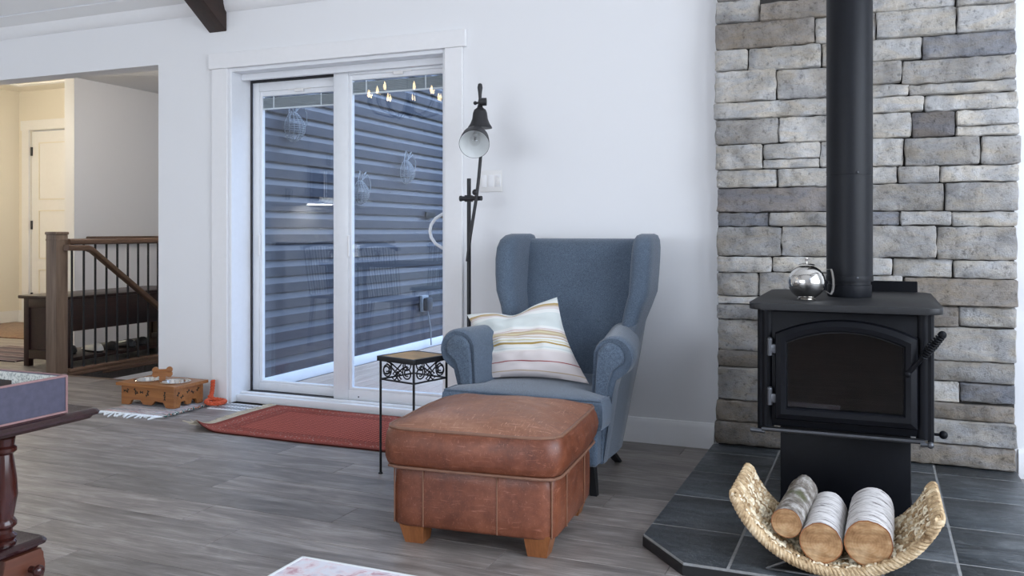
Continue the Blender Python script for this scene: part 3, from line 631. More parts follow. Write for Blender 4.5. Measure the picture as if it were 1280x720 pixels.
B().lathe([(.075, 0), (.075, -.006), (.055, -.006)], 24).obj('fill_lamp_ring', 'vinyl', dl); B().lathe([(.054, -.002), (.0, -.0035)], 24).obj('diffuser', 'warm_lamp', dl)
l = bpy.data.lights.new('added_hall_fill', 'POINT'); l.energy = 26; l.color = (1.0, .93, .86); l.shadow_soft_size = .08  # unseen lamp added to brighten the hall wall
lo = bpy.data.objects.new('added_hall_fill', l); C.objects.link(lo); lo.parent = dl; lo.location = (0, 0, -.12)
# stair and railing
stp = thing('staircase', 'white and brown stairs going down beyond the hall floor edge', 'stairs')
for i in range(9):
    y = 4.63 + i * .26; z = -.18 * (i + 1)
    B().box(-5.52, -4.11, y - .02, y + .26, z - .035, z, .006).obj('tread', 'rail', stp)
    B().box(-5.52, -4.11, y + .235, y + .255, z - .18, z - .036).obj('riser', 'wall', stp)
tag(B().box(-5.60, -5.515, 4.66, 8.6, -.022, .004, .004).box(-5.58, -5.525, 4.98, 8.6, -.045, -.022, .003).box(-5.5, -4.1, 4.585, 4.625, -.045, .002, .004).obj('trim_3', 'rail'), 'brown wooden nosing along the stairwell edge', 'trim', kind='structure')
gd = thing('stair_railing', 'brown wooden stair railing with newel post and black balusters', 'railing', (-5.60, 4.63, 0))
B().box(-.052, .052, -.052, .052, 0, 1.03, .004).box(-.058, .058, -.058, .058, 1.03, 1.052, .006).box(-.054, .054, -.054, .054, .985, 1.0, .003).obj('newel_post', 'newel', gd)
B().prism(rrect(.018, .080, .955, 1.0, .014), .05, 3.9, 'Y').obj('handrail', 'rail', gd)
B().box(.018, .080, .05, 3.9, .0045, .030, .006).obj('bottom_rail', 'rail', gd)
sl = B()
prof = rrect(-.03, .03, -.022, .022, .012)
pth = [(-.02, .935), (.16, .930), (.20, .915), (1.6, -.10)]
sl.loft([[(.12 + a, y, z + b_) for a, b_ in prof] for y, z in pth]); sl.obj('sloped_handrail', 'rail', gd)
bmh = B().cyl((0, 0, .028), (0, 0, .958), .0085, n=8).mesh('baluster', 'iron')
for i in range(26): link('baluster', bmh, gd, (.049, .088 + i * .1055, 0))
hr = thing('wall_handrail', 'brown wooden handrail fixed along the white hall wall', 'handrail', (-6.69, 5.8, .99))
B().prism(rrect(.045, .095, -.02, .02, .012), 0, 2.2, 'Y').obj('rail', 'rail', hr)
for y in (.15, 1.1, 2.05): B().cyl((0, y, -.03), (.07, y, -.012), .009, n=8).obj('bracket', 'iron', hr)
# bench
be = thing('hall_bench', 'dark brown wooden bench with panelled end behind the stair railing', 'bench', (-5.90, 4.80, 0))
for y in (0, 1.25):
    e = B().box(-.27, -.215, y, y + .045, 0, .53, .004).box(.165, .215, y, y + .045, 0, .53, .004).box(-.215, .165, y, y + .045, .06, .13, .003).box(-.215, .165, y, y + .045, .46, .53, .003)
    E_ = e.obj('end_frame', 'dark_wood', be); B().box(-.215, .165, y + .015, y + .035, .13, .46).obj('end_panel', 'dark_wood', E_)
B().box(-.31, .205, -.02, 1.315, .53, .555, .006).obj('seat_top', 'dark_wood', be)
B().box(.175, .205, .045, 1.25, .285, .53, .004).obj('back_board', 'dark_wood', be)
B().box(-.26, .205, .045, 1.25, .055, .085, .004).obj('lower_shelf', 'dark_wood', be)
shoe_m = {}
def shoe(name, loc, rz, mat, lab):
    o = thing(name, lab, 'shoe', loc, rz, 'shoes under the hall bench')
    R = []
    for i in range(9):
        t_ = i / 8; w = .034 + .012 * sin(pi * min(1, t_ * 1.15)); hgt = (.055 - .03 * t_) if t_ > .35 else .055
        if i in (0, 8): w *= .72; hgt *= .7
        R.append([(w * cos(a), -.12 + .24 * t_, .016 + (hgt if sin(a) > 0 else .002) * sin(a)) for a in [2 * pi * q / 12 for q in range(12)]])
    B().loft(R).obj('upper', mat, o)
    B().loft([[(w * cos(a), y, z) for a in [2 * pi * q / 12 for q in range(12)] for y in [0]] for w, z in ((.001, 0),)] + [[(.046 * cos(2 * pi * q / 12), .13 * sin(2 * pi * q / 12), z) for q in range(12)] for z in (0, .014)]).obj('sole', 'char', o)
for i, (dy, dx, mt, lb) in enumerate(((.22, -.05, 'lamp', 'black slip-on shoe on the bench shelf nearest the newel post'), (.36, .06, 'lamp_in', 'white canvas shoe beside the black slip-ons under the bench'), (.50, .05, 'lamp', 'black sandal in the middle of the bench shelf'), (.66, .06, 'grey_metal', 'grey trainer on the far half of the bench shelf'), (.80, .05, 'iron', 'black shoe at the far end of the bench shelf'))):
    shoe('shoe', (-5.90 + dx, 4.80 + dy, .0855), radians(70 + 9 * i), mt, lb)
tag(B().grid(12, 2, lambda u, v: (-.45 + .9 * u, -.32 + .64 * v, .010 + .001 * sin(u * 30))).box(-.45, .45, -.32, .32, 0, .009).obj('striped_runner', 'stripe_rug', None, (-6.85, 5.22, .0005)), 'dark striped woven runner on the hall floor beside the bench', 'rug')
tag(B().box(-1.0, .9, -.72, .35, 0, .010, .003).obj('entry_rug', 'brown_rug', None, (-8.2, 6.70, .0005)), 'brown patterned rug in front of the closet door', 'rug')

# ================================================================== PATIO outside the glass
sd = thing('wall_siding', 'blue grey lap siding wall along the patio', 'siding wall', (-3.85, 4.50, 0), kind='structure')
B().box(-.049, -.02, .02, 7.0, -.1, 2.95).obj('sheathing', 'siding', sd)
SP = .114
sb = B().prism([(-.010, 0), (.008, .001), (.010, .004), (.010, .066), (-.008, .102), (-.010, .1135), (-.02, .1135), (-.02, 0)], 0, 7.0, 'Y').mesh('siding_board', 'siding', 25)
for i in range(25): link('siding_board', sb, sd, (0, .02, .055 + i * SP))
tag(B().box(-3.87, -3.825, 4.52, 11.5, -.02, .055, .004).obj('trim_4', 'vinyl'), 'white starter strip at the foot of the siding', 'trim', kind='structure')
dk = thing('patio_deck', 'weathered light wood deck boards outside the sliding door', 'deck', (0, 4.53, -.02), kind='structure')
dm_ = B().box(0, .138, 0, 6.9, -.03, 0, .004, 1).mesh('deck_board', 'deckwood')
for i in range(44): link('deck_board', dm_, dk, (-3.82 + i * .144, 0, 0))
def wire_owl(loc, hgt, lab, tw):
    o = thing('wire_wall_basket', lab, 'wall decoration', loc, 0, 'wire baskets hung on the patio siding')
    prof = lambda t_: (.30 * sin(pi * t_) ** .7 * (1.0 - .35 * t_) + .05) * hgt
    cage = B()
    for q in range(9):
        a = -pi / 2 + pi * q / 8
        cage.tube([(max(0, prof(i / 12) * cos(a)) + .012, prof(i / 12) * sin(a), hgt * (i / 12) * .72) for i in range(13)], .0024, 5)
    for i in range(1, 14):
        t_ = i / 14; cage.tube([(prof(t_) * cos(a) + .012, prof(t_) * sin(a), hgt * t_ * .72) for a in [-pi / 2 + pi * q / 10 for q in range(11)]], .0018, 5)
    cage.obj('wire_cage', MAT['galv'], o)
    nk = B()
    for s_ in (-1, 1):
        nk.tube([(.03, s_ * .05 * hgt, .72 * hgt), (.05, s_ * .22 * hgt, .90 * hgt), (.06, s_ * .34 * hgt, .70 * hgt), (.06, s_ * .34 * hgt, .45 * hgt), (.04, s_ * .26 * hgt, .30 * hgt)], .004, 6)
        nk.tube([(.03, s_ * .04 * hgt, .72 * hgt), (.03, s_ * .09 * hgt, .85 * hgt), (.02, s_ * .02 * hgt, 1.0 * hgt)], .003, 6)
        nk.tube([(.03, s_ * .05 * hgt, .74 * hgt), (.05, s_ * .16 * hgt, .98 * hgt), (.05, s_ * .05 * hgt, .9 * hgt)], .003, 6)
    nk.obj('wire_handle', MAT['galv'], o)
MAT['galv'] = flat('pale_galvanised_wire', (0.30, 0.32, 0.34), 0.5, 0.2)
wire_owl((-3.836, 5.085, 1.69), .30, 'pale wire wall basket with looped handles on the siding nearest the door', 0)
wire_owl((-3.836, 5.95, 1.27), .27, 'pale wire wall basket hung lowest on the siding', 0)
wire_owl((-3.836, 6.687, 1.475), .29, 'pale wire wall basket with tangled top, farthest along the siding', 0)
ob = thing('outdoor_outlet', 'grey covered outlet box low on the patio siding', 'outlet', (-3.836, 7.03, .33))
B().box(0, .03, -.06, .06, -.01, .14, .006).obj('back_plate', MAT['galv'], ob); B().box(.03, .08, -.05, .05, 0, .12, .012).obj('cover', 'grey_metal', ob)
B().tube([(.05, 0, .0), (.07, .02, -.15), (.06, .05, -.32)], .006, 6).obj('cable', MAT['galv'], ob)
tag(B().box(0, .02, -.09, .09, -.025, .025, .004).obj('siding_vent', 'char', None, (-3.837, 7.16, 1.21)), 'small black vent slot on the patio siding', 'vent')
tag(B().box(-14, 8, 11.2, 30, -.6, -.5).obj('ground', flat('lawn', (0.10, 0.14, 0.06), .9, vary=.3)), 'lawn beyond the patio deck', 'ground', kind='structure')
#PART2
# ================================================================== WOOD STOVE
SX, SY = -.105, 3.52
st = thing('wood_stove', 'black steel wood stove with arched glass door on a pedestal', 'stove', (SX, SY, HZ))
def sb_(o): return o
# local frame: x right, y back, z up from the hearth
B().box(-.212, .215, -.27, .27, .02, .335, .004).box(-.225, .228, -.285, .285, 0, .02, .004).obj('pedestal', 'stove', st)
body = B().box(-.262, .262, -.365, .33, .332, .735, .006); body.obj('firebox', 'stove', st)
for s_ in (-1, 1):
    p = B(); p.prism([(s_ * (.262 + a), b_) for a, b_ in ((0, -.368), (.010, -.370), (.018, -.362), (.020, -.345), (.020, .335), (0, .335))], .318, .738, 'Z')
    p.obj('side_shield', 'stove', st)
    c_ = B().cyl((s_ * .248, -.352, .325), (s_ * .248, -.352, .738), .022, n=20); c_.obj('corner_column', 'stove', st)
tp = []
def rr2(x0, x1, y0, y1, r, n=6): return rrect(x0, x1, y0, y1, r, n)
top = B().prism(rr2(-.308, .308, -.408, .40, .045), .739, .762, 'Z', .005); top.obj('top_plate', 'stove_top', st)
B().box(-.13, .262, .402, .412, .50, .806, .002, 1).obj('heat_shield', 'stove', st)
# arched door
def arch(x0, x1, z0, zs, zt, n=16, ch=0.0):
    pts = [(x0, z0), (x1, z0), (x1, zs)]
    w = (x1 - x0) / 2; sag = zt - zs; R = (w * w + sag * sag) / (2 * sag); cz = zt - R; cx = (x0 + x1) / 2; a0 = math.asin(w / R)
    for i in range(1, n): a = a0 - 2 * a0 * i / n; pts.append((cx + R * sin(a), cz + R * cos(a)))
    pts.append((x0, zs)); return pts
oz = -HZ; DX = -SX
O = arch(-.323 + DX, .127 + DX, .402 + oz, .700 + oz, .752 + oz); I = arch(-.283 + DX, .084 + DX, .445 + oz, .669 + oz, .711 + oz)
def blend(t_): return [(a[0] * (1 - t_) + b_[0] * t_, a[1] * (1 - t_) + b_[1] * t_) for a, b_ in zip(O, I)]
def shr(P, d_):
    cx = sum(p[0] for p in P) / len(P); cz = sum(p[1] for p in P) / len(P)
    return [(p[0] + (cx - p[0]) * d_, p[1] + (cz - p[1]) * d_) for p in P]
yf = -.365
rings = [[(p[0], y, p[1]) for p in P] for P, y in ((O, yf), (O, yf - .022), (blend(.10), yf - .032), (blend(.5), yf - .040), (blend(.86), yf - .036), (blend(.97), yf - .030), (I, yf - .018), (I, yf - .004))]
dd = B(); dd.loft(rings, False); DO = dd.obj('door_frame', 'stove', st, smooth=28)
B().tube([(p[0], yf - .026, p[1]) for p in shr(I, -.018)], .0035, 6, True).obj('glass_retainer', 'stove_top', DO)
B().prism(shr(I, -.02), yf - .014, yf - .009, 'Y').obj('door_glass', 'stove_glass', DO)
fbx = B(); fbx.prism(shr(I, .02), yf - .004, yf - .001, 'Y'); fbx.obj('fire_brick', flat('sooty_firebrick', (0.10, 0.055, 0.038), .9, vary=.6, scale=9, bump=0), DO)
for z in (.647 + oz, .475 + oz):
    h_ = B().cyl((-.341 + DX, yf - .020, z - .026), (-.341 + DX, yf - .020, z + .026), .010, n=14).sphere((-.341 + DX, yf - .020, z + .028), .010).box(-.341 + DX, -.318 + DX, yf - .028, yf - .006, z - .018, z + .014, .003)
    h_.obj('hinge', 'grey_metal', DO)
hp0 = Vector((.096 + DX, yf - .034, .585 + oz)); hp1 = Vector((.195 + DX, yf - .075, .722 + oz))
hb = B().tube([hp0 + Vector((0, .02, 0)), hp0, hp0.lerp(hp1, .42)], .008, 10).sphere(hp0, .012); hb.obj('door_handle', 'stove', DO)
ax = (hp1 - hp0).normalized(); u_ = ax.orthogonal().normalized(); w_ = ax.cross(u_)
coil = [hp0.lerp(hp1, .42 + .58 * i / 132) + (u_ * cos(i * pi / 6) + w_ * sin(i * pi / 6)) * (.0135 - .003 * abs(i / 66 - 1)) for i in range(133)]
B().tube(coil, .0032, 6).cyl(hp0.lerp(hp1, .4), hp1, .0075, n=10).sphere(hp1, .013).obj('spring_grip', 'stove', DO)
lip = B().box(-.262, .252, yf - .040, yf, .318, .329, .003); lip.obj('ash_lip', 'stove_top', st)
B().box(-.262, .252, yf - .043, yf - .040, .3235, .3315, .001, 1).obj('lip_edge', 'grey_metal', st)
B().cyl((-.30, yf - .03, .318), (-.25, yf - .03, .316), .008, n=12).obj('lip_rod', 'grey_metal', st)
B().cyl((.238, yf - .04, .318), (.268, yf - .04, .318), .007, n=12).sphere((.268, yf - .04, .318), .011, (1, 1, 1)).obj('lip_rod', 'grey_metal', st)
B().cyl((.262, -.30, .333), (.305, -.30, .333), .005, n=10).sphere((.312, -.30, .333), .014).obj('draft_knob', 'stove', st)
# pipe
pp = thing('stove_pipe', 'tall black double wall stove pipe rising from the stove top', 'stove pipe', (-.094, 3.57, .8035))
B().lathe([(.078, 0), (.080, .004), (.080, .045), (.076, .047), (.076, .062), (.0835, .064), (.0835, .46), (.0825, .4605), (.0825, .4635), (.0835, .464), (.0835, 1.6), (.0825, 1.602), (.0835, 1.604), (.0835, 2.07)], 40).obj('pipe_shell', 'pipe', pp, smooth=50)
B().lathe([(.0845, .060), (.0850, .066), (.0850, .078), (.0845, .080)], 40).obj('collar_ring', 'pipe', pp)
for z in (.075, .47):
    for a in (-1.2, .6, 2.6): B().sphere((.0835 * cos(a), .0835 * sin(a), z), .005, u=8, v=6).obj('screw', 'grey_metal', pp)
# kettle
kt = thing('steel_teapot', 'round polished steel teapot on the stove top', 'teapot', (-.235, 3.36, .8035), radians(12))
R_ = .066
prof = [(.030, 0), (.040, .002)] + [(R_ * sin(pi - a), .064 - R_ * .97 * -cos(pi - a) * -1) for a in []]
pr = [(.034, 0.0)] + [(R_ * cos(a), .063 + R_ * .96 * sin(a)) for a in [radians(-68 + i * 8) for i in range(18)]]
B().lathe(pr, 36).obj('pot_body', 'chrome', kt, smooth=60)
B().lathe([(.030, .1245), (.026, .1285), (.012, .132), (.004, .134), (.003, .140), (.006, .145), (.0055, .152), (0, .154)], 24).obj('lid', 'chrome', kt, smooth=60)
hh = B(); hh.loft([[(x + dx, y, z) for dx, y in ((0, -.011), (.004, -.011), (.004, .011), (0, .011))] for x, z in ((.060, .108), (.083, .112), (.087, .100), (.091, .075), (.092, .050), (.089, .030), (.083, .018), (.064, .030))]); hh.obj('handle', 'chrome', kt)
B().loft([[(r * cos(q), -x, z + r * sin(q)) for q in [2 * pi * i / 12 for i in range(12)]] for x, z, r in ((-.052, .075, .016), (-.075, .088, .011), (-.095, .108, .008))]).obj('spout', 'chrome', kt)

# ================================================================== LOG BASKET AND LOGS
BX, BY = -.117, 2.675
bk = thing('log_basket', 'curved woven seagrass log holder on a wire stand', 'basket', (BX, BY, HZ))
CZ, RR, AM, DEP = .3235, .300, radians(68), .345
def arcp(a, r=RR): return (r * sin(a), CZ - r * cos(a))
gap_shade = B()
for r_a, r_b in ((RR - .003, RR + .003),):
    gap_shade.loft([[(arcp(-AM + 2 * AM * i / 40, r)[0], y, arcp(-AM + 2 * AM * i / 40, r)[1]) for r, y in ((r_a, .004), (r_b, .004), (r_b, DEP - .004), (r_a, DEP - .004))] for i in range(41)])
gap_shade.obj('gap_shade_sheet', flat('seagrass_core', (.10, .055, .024), .9), bk)  # dark sheet paints shade into the gaps between the strands
NA, ND = 30, 13; ca = 2 * AM / NA; cd_ = DEP / ND; rw = random.Random(21); tones = [B(), B(), B()]
for i in range(NA):
    for j in range(ND):
        a = -AM + (i + .5) * ca; y = (j + .5) * cd_; jit = rw.uniform(-.0012, .0012)
        for sg in (-1, 1):
            over = ((i + j) % 2 == 0) == (sg > 0)
            for strand in (-1, 1):
                pts = []
                for q in range(5):
                    t_ = q / 4; lift = .001 + .0115 * sin(pi * t_)
                    if over: aa, yy = a + (t_ - .5) * ca * 1.7, y + strand * cd_ * .24 + jit
                    else: aa, yy = a + strand * ca * .24, y + (t_ - .5) * cd_ * 1.7 + jit
                    x, z = arcp(aa, RR + sg * lift); pts.append((x, min(max(yy, .0), DEP), z))
                tones[rw.choice((0, 0, 1, 1, 2))].tube(pts, .0051 + rw.uniform(-.0007, .0007), 5)
for tb_, nm_ in zip(tones, ('grass', 'grass_pale', 'grass_dark')): stuff(tb_.obj('weave', nm_, bk))
rim = B()
for yy in (0, DEP):
    for ph in (0, 2 * pi / 3, 4 * pi / 3):
        pts = []
        for i in range(200):
            a = -AM + 2 * AM * i / 199; q = i * .62 + ph; x, z = arcp(a, RR + .009 * cos(q)); pts.append((x, yy + .009 * sin(q), z))
        rim.tube(pts, .0072, 6)
stuff(rim.obj('braided_rim', 'grass', bk))
lp = B()
for s_ in (-1, 1):
    for j in range(9):
        y0 = DEP * (j + .3) / 9
        pts = []
        for q in range(9):
            t_ = pi * q / 8; a = s_ * (AM - .05 + .10 * sin(t_)); x, z = arcp(a, RR + .012 * cos(t_)); pts.append((x, y0 + .012 * (q / 8), z))
        lp.tube(pts, .008, 6)
stuff(lp.obj('end_loop', 'grass', bk))
MAT['wire'] = flat('dull_wire', (0.22, 0.22, 0.22), .4, .8)
for yy in (.05, DEP - .05):
    sw = B(); pts = [(arcp(-AM + 2 * AM * i / 30, RR + .020)[0], yy, arcp(-AM + 2 * AM * i / 30, RR + .020)[1]) for i in range(31)]
    sw.tube(pts, .004, 6); sw.obj('wire_bow', 'wire', bk)
for yy in (.012, DEP - .012):
    sw = B(); sw.tube([(-.10, yy, .048), (-.185, yy, .004), (-.13, yy, .0035), (.13, yy, .0035), (.185, yy, .004), (.10, yy, .048)], .0035, 6); sw.obj('wire_foot', 'wire', bk)
def log(name, p0, p1, r, mat, lab, seed, knob=0.0):
    p0 = Vector(p0); p1 = Vector(p1); Ln = (p1 - p0).length
    o = thing(name, lab, 'log', p0, 0, 'firewood in the log basket')
    dv = p1 - p0; o.rotation_euler = Vector((0, 1, 0)).rotation_difference(dv).to_euler()
    b = B(); n = 32; R = []
    for i in range(13):
        t_ = i / 12; ring = []
        for q in range(n):
            a = 2 * pi * q / n; rr = r * (1 + .045 * fbm((cos(a) + seed * 5, t_ * 1.5, sin(a)), 1.3) + .025 * fbm((cos(a) * 3 + seed, t_ * 6, sin(a) * 3), 1.6))
            if knob: rr += knob * max(0, 1 - ((t_ - .9) / .12) ** 2) * max(0, cos(a - 1.5)) ** 3 - knob * .8 * max(0, 1 - ((t_ - .93) / .08) ** 2) * max(0, cos(a - 2.3)) ** 6
            ring.append((rr * cos(a), t_ * Ln, rr * sin(a)))
        R.append(ring)
    b.loft(R, False); b.obj('bark', mat, o, smooth=60)
    for t_, k_ in ((0, 0), (1, 12)):
        e = B(); ring = R[k_]; y = ring[0][1]; sgn = -1 if k_ == 0 else 1
        e.loft([[(p[0] * f_, y + sgn * (.0005 + .002 * (1 - f_)), p[2] * f_) for p in ring] for f_ in (.945, .9, .6, .3, .02)], False)
        e.bm.faces.new([v for v in e.bm.verts][-n:])
        e.obj('cut_end', 'logend', o, smooth=60)
        B().loft([[(p[0] * f_, y + sgn * (.0005 + .002 * (1 - f_)), p[2] * f_) for p in ring] for f_ in (1.0, .945)], False).obj('bark_edge', 'foot_wood', o, smooth=60)
log('firewood_log', (-.247, 2.715, .178), (-.222, 3.03, .190), .0445, 'moss', 'thin grey mossy log lying leftmost beside two white birch logs' if False else 'thin grey mossy log with a knotty far end in the basket', 1, .022)
log('firewood_log', (-.149, 2.70, .137), (-.145, 3.02, .141), .0595, 'birch', 'middle white birch log between the mossy log and the thickest log', 2)
log('firewood_log', (-.0205, 2.695, .155), (-.011, 3.03, .160), .0665, 'birch', 'thickest white birch log in the basket', 3)

# ================================================================== ARMCHAIR
ch = thing('wing_armchair', 'blue grey upholstered wingback armchair by the white wall', 'armchair', (-1.31, 3.25, 0))
F_ = 'fabric'
for x, y, b0 in ((.255, .07, 0), (-.255, .07, 0), (.215, .40, 1), (-.215, .40, 1)):
    k_ = .02 * (1 if x > 0 else -1) * (1 if not b0 else .4); yy = .20 * b0
    B().loft([[(x + k_ + r * cx_, y + yy + r * cy_, 0) for cx_, cy_ in ((-1, -1), (1, -1), (1, 1), (-1, 1))] for r in (.014,)] + [[(x + r * cx_, y + r * cy_, .125) for cx_, cy_ in ((-1, -1), (1, -1), (1, 1), (-1, 1))] for r in (.022,)]).obj('leg', 'char', ch, smooth=0)
def slab(x0, x1, y0, y1, z0, z1, r, crown=0.0, nx=14, ny=14, front=0.0, seed=0):
    """soft box: rounded edges and a crowned top"""
    b = B(); n = 24; rings = []
    prof = [(0, 0, 1)]
    R = []
    ncor = 5
    def outline(ins):
        return rrect(x0 + ins, x1 - ins, y0 + ins, y1 - ins, max(r - ins * .6, .006), ncor)
    H = z1 - z0
    for t_ in [i / 6 for i in range(7)]:
        a = pi / 2 * t_; R.append([(p[0], p[1], z0 + r * (1 - sin(a))) for p in outline(r * (1 - cos(a)) * 1.0)][:])
    R = list(reversed(R)); R = []
    for i in range(6): a = pi / 2 * i / 5; R.append([(p[0], p[1], z0 + r * (1 - sin(a))) for p in outline(r * (1 - sin(pi / 2 - pi / 2 + a)) if False else r * (1 - cos(pi / 2 - a)))])
    for i in range(6): a = pi / 2 * i / 5; R.append([(p[0], p[1], z1 - r * (1 - sin(a))) for p in outline(r * (1 - cos(a)))])
    cx, cy = (x0 + x1) / 2, (y0 + y1) / 2
    last = R[-1]
    for f_ in (.85, .65, .45, .25, .08):
        R.append([(cx + (p[0] - cx) * f_, cy + (p[1] - cy) * f_, z1 + crown * (1 - f_ * f_)) for p in last])
    first = R[0]
    b.loft(R, True)
    return b
# seat base and T shaped cushion
B().box(-.300, .300, .015, .40, .122, .30, .018, 3).obj('seat_base', F_, ch)
cu = B()
Tpoly = [(-.345, -.055), (.345, -.055), (.345, .068), (.262, .072), (.262, .56), (-.262, .56), (-.262, .072), (-.345, .068)]
def offp(P, d_):
    out = []
    n = len(P)
    for i in range(n):
        a, b_, c_ = Vector(P[i - 1]), Vector(P[i]), Vector(P[(i + 1) % n])
        e1 = (b_ - a).normalized(); e2 = (c_ - b_).normalized(); n1 = Vector((-e1.y, e1.x)); n2 = Vector((-e2.y, e2.x))
        m_ = (n1 + n2).normalized(); out.append(tuple(b_ + m_ * d_ / max(.4, m_.dot(n1))))
    return out
def fine(P, n=8):
    out = []
    for i in range(len(P)):
        a, b_ = P[i], P[(i + 1) % len(P)]
        for q in range(n): out.append((a[0] + (b_[0] - a[0]) * q / n, a[1] + (b_[1] - a[1]) * q / n))
    return out
rg = []
for d_, z in ((.022, .286), (.010, .290), (.003, .300), (0, .325), (0, .365), (.003, .388), (.010, .398), (.022, .403)): rg.append([(p[0], p[1], z) for p in fine(offp(Tpoly, d_))])
lastp = fine(offp(Tpoly, .022))
for f_ in (.8, .55, .3, .1): rg.append([(p[0] * f_, .24 + (p[1] - .24) * f_, .403 + .012 * (1 - f_ * f_)) for p in lastp])
cu.loft(rg); CU = cu.obj('seat_cushion', F_, ch, smooth=50)
for z in (.398, .291):
    B().tube([(p[0], p[1], z) for p in fine(offp(Tpoly, .008), 6)], .0038, 6, True).obj('piping', F_, CU)
# arms
for s_ in (1, -1):
    inner = [(.250, .30), (.256, .40), (.262, .50)]
    cxr, czr, rr_ = .345, .552, .082
    arc_ = [(cxr + rr_ * cos(radians(a)), czr + rr_ * sin(radians(a))) for a in range(180, -62, -15)]
    outer = [(.362, .465), (.345, .40), (.325, .25), (.306, .122), (.255, .122)]
    sec = inner + arc_ + outer
    A_ = B(); rg = []
    ys = [.092, .088, .10, .14, .25, .40, .54, .66]
    for q, y in enumerate(ys):
        f_ = (.90, .965, 1, 1, 1, .985, .96, .92)[q]; rise = .0 if y < .3 else -.01 * (y - .3)
        rg.append([(s_ * (.315 + (x - .315) * f_ - .22 * max(0, (y - .15)) ), y, .40 + (z - .40) * (f_ if q < 2 else 1) + rise) for x, z in sec])
    A_.loft(rg); AR = A_.obj('arm', F_, ch, smooth=50)
    fp = [(.272, .125), (.274, .40), (.280, .50)] + [(cxr - .008 + (rr_ - .030) * cos(radians(a)), czr + (rr_ - .030) * sin(radians(a))) for a in range(180, -40, -20)] + [(.345, .50), (.325, .44), (.312, .32), (.300, .125)]
    fo = B(); fo.loft([[(s_ * x, y, z) for x, z in P_] for P_, y in ((fp, .093), (fp, .080), (shr(fp, .06), .075))]); fo.obj('arm_front_panel', F_, AR, smooth=50)
    B().tube([(s_ * x, .084, z) for x, z in fp], .0042, 6, True).obj('piping', F_, AR)
# back
bkk = B()
rg2 = []
for z, yf_, yb_, hw in ((.13, .36, .45, .255), (.30, .50, .605, .262), (.42, .600, .695, .268), (.55, .665, .765, .276), (.70, .706, .835, .286), (.85, .738, .870, .292), (.95, .762, .893, .295), (.990, .776, .898, .295), (1.010, .795, .892, .293), (1.018, .815, .872, .288)):
    row = []
    nfr = 12
    for i in range(nfr + 1): u = -1 + 2 * i / nfr; row.append((u * hw, yf_ - .020 * (1 - u ** 4) * (1 if z < 1 else .4), z))
    for i in range(nfr + 1): u = 1 - 2 * i / nfr; row.append((u * hw, yb_ + .012 * (1 - u * u), z))
    rg2.append(row)
bkk.loft(rg2); BK = bkk.obj('backrest', F_, ch, smooth=55)
for x in (-.22, -.11, 0, .11, .22): B().sphere((x, .672 + .018 * (x / .28) ** 4, .632), .0125, (1, .55, 1), 14, 8).obj('button', F_, BK)
# wings: lofted along height, flaring forward and out
for s_ in (1, -1):
    wg = B(); rg = []
    #   z     front y   back y   centre x at back / front , half thickness
    for z, y0, y1, xb, xf, hh_ in ((.44, .50, .64, .262, .272, .022), (.52, .50, .70, .268, .276, .026), (.58, .505, .745, .274, .283, .031), (.64, .515, .785, .284, .292, .036), (.70, .525, .825, .298, .304, .040), (.77, .532, .866, .312, .327, .045), (.85, .535, .882, .315, .333, .046), (.92, .542, .895, .317, .336, .046), (.975, .558, .902, .318, .336, .045), (1.012, .585, .90, .318, .333, .041), (1.034, .625, .886, .318, .329, .032), (1.042, .67, .86, .318, .326, .016)):
        ring = []
        nn = 28
        for q in range(nn):
            a = 2 * pi * q / nn; c_, sn = cos(a), sin(a)
            # superellipse slab; v runs front(-1) to back(+1)
            v = (abs(c_) ** .45) * (1 if c_ > 0 else -1); wdt = (abs(sn) ** .7) * (1 if sn > 0 else -1)
            ym = (y0 + y1) / 2; yv = ym + v * (y1 - y0) / 2; t_ = (v + 1) / 2; xm = xf * (1 - t_) ** 1.3 + xb * (1 - (1 - t_) ** 1.3)
            fat = 1 + .22 * max(0, 1 - t_ * 3.0)
            ring.append((s_ * (xm + wdt * hh_ * fat), yv, z))
        rg.append(ring)
    wg.loft(rg); WG = wg.obj('wing', F_, ch, smooth=60)
# outside side panels from the arms back to the rear
for s_ in (1, -1):
    sp = B(); rg = []
    for z, xo, yf_, yb in ((.122, .300, .10, .43), (.20, .309, .10, .50), (.30, .318, .10, .585), (.40, .325, .10, .655), (.48, .330, .12, .705), (.54, .330, .26, .738), (.60, .328, .46, .770), (.66, .326, .58, .800)):
        xr = .292 + max(0, z - .3) * .05; m_ = yf_ + (yb - yf_) * .62
        rg.append([(s_ * (xo - .05), yf_, z), (s_ * xo, yf_, z), (s_ * (xo * .6 + xr * .4 + .006), m_, z), (s_ * (xr + .004), yb - .03, z), (s_ * (xr - .02), yb, z), (s_ * (xr - .08), yb, z), (s_ * (xr - .08), m_, z)])
    sp.loft(rg); sp.obj('side_panel', F_, ch, smooth=60)

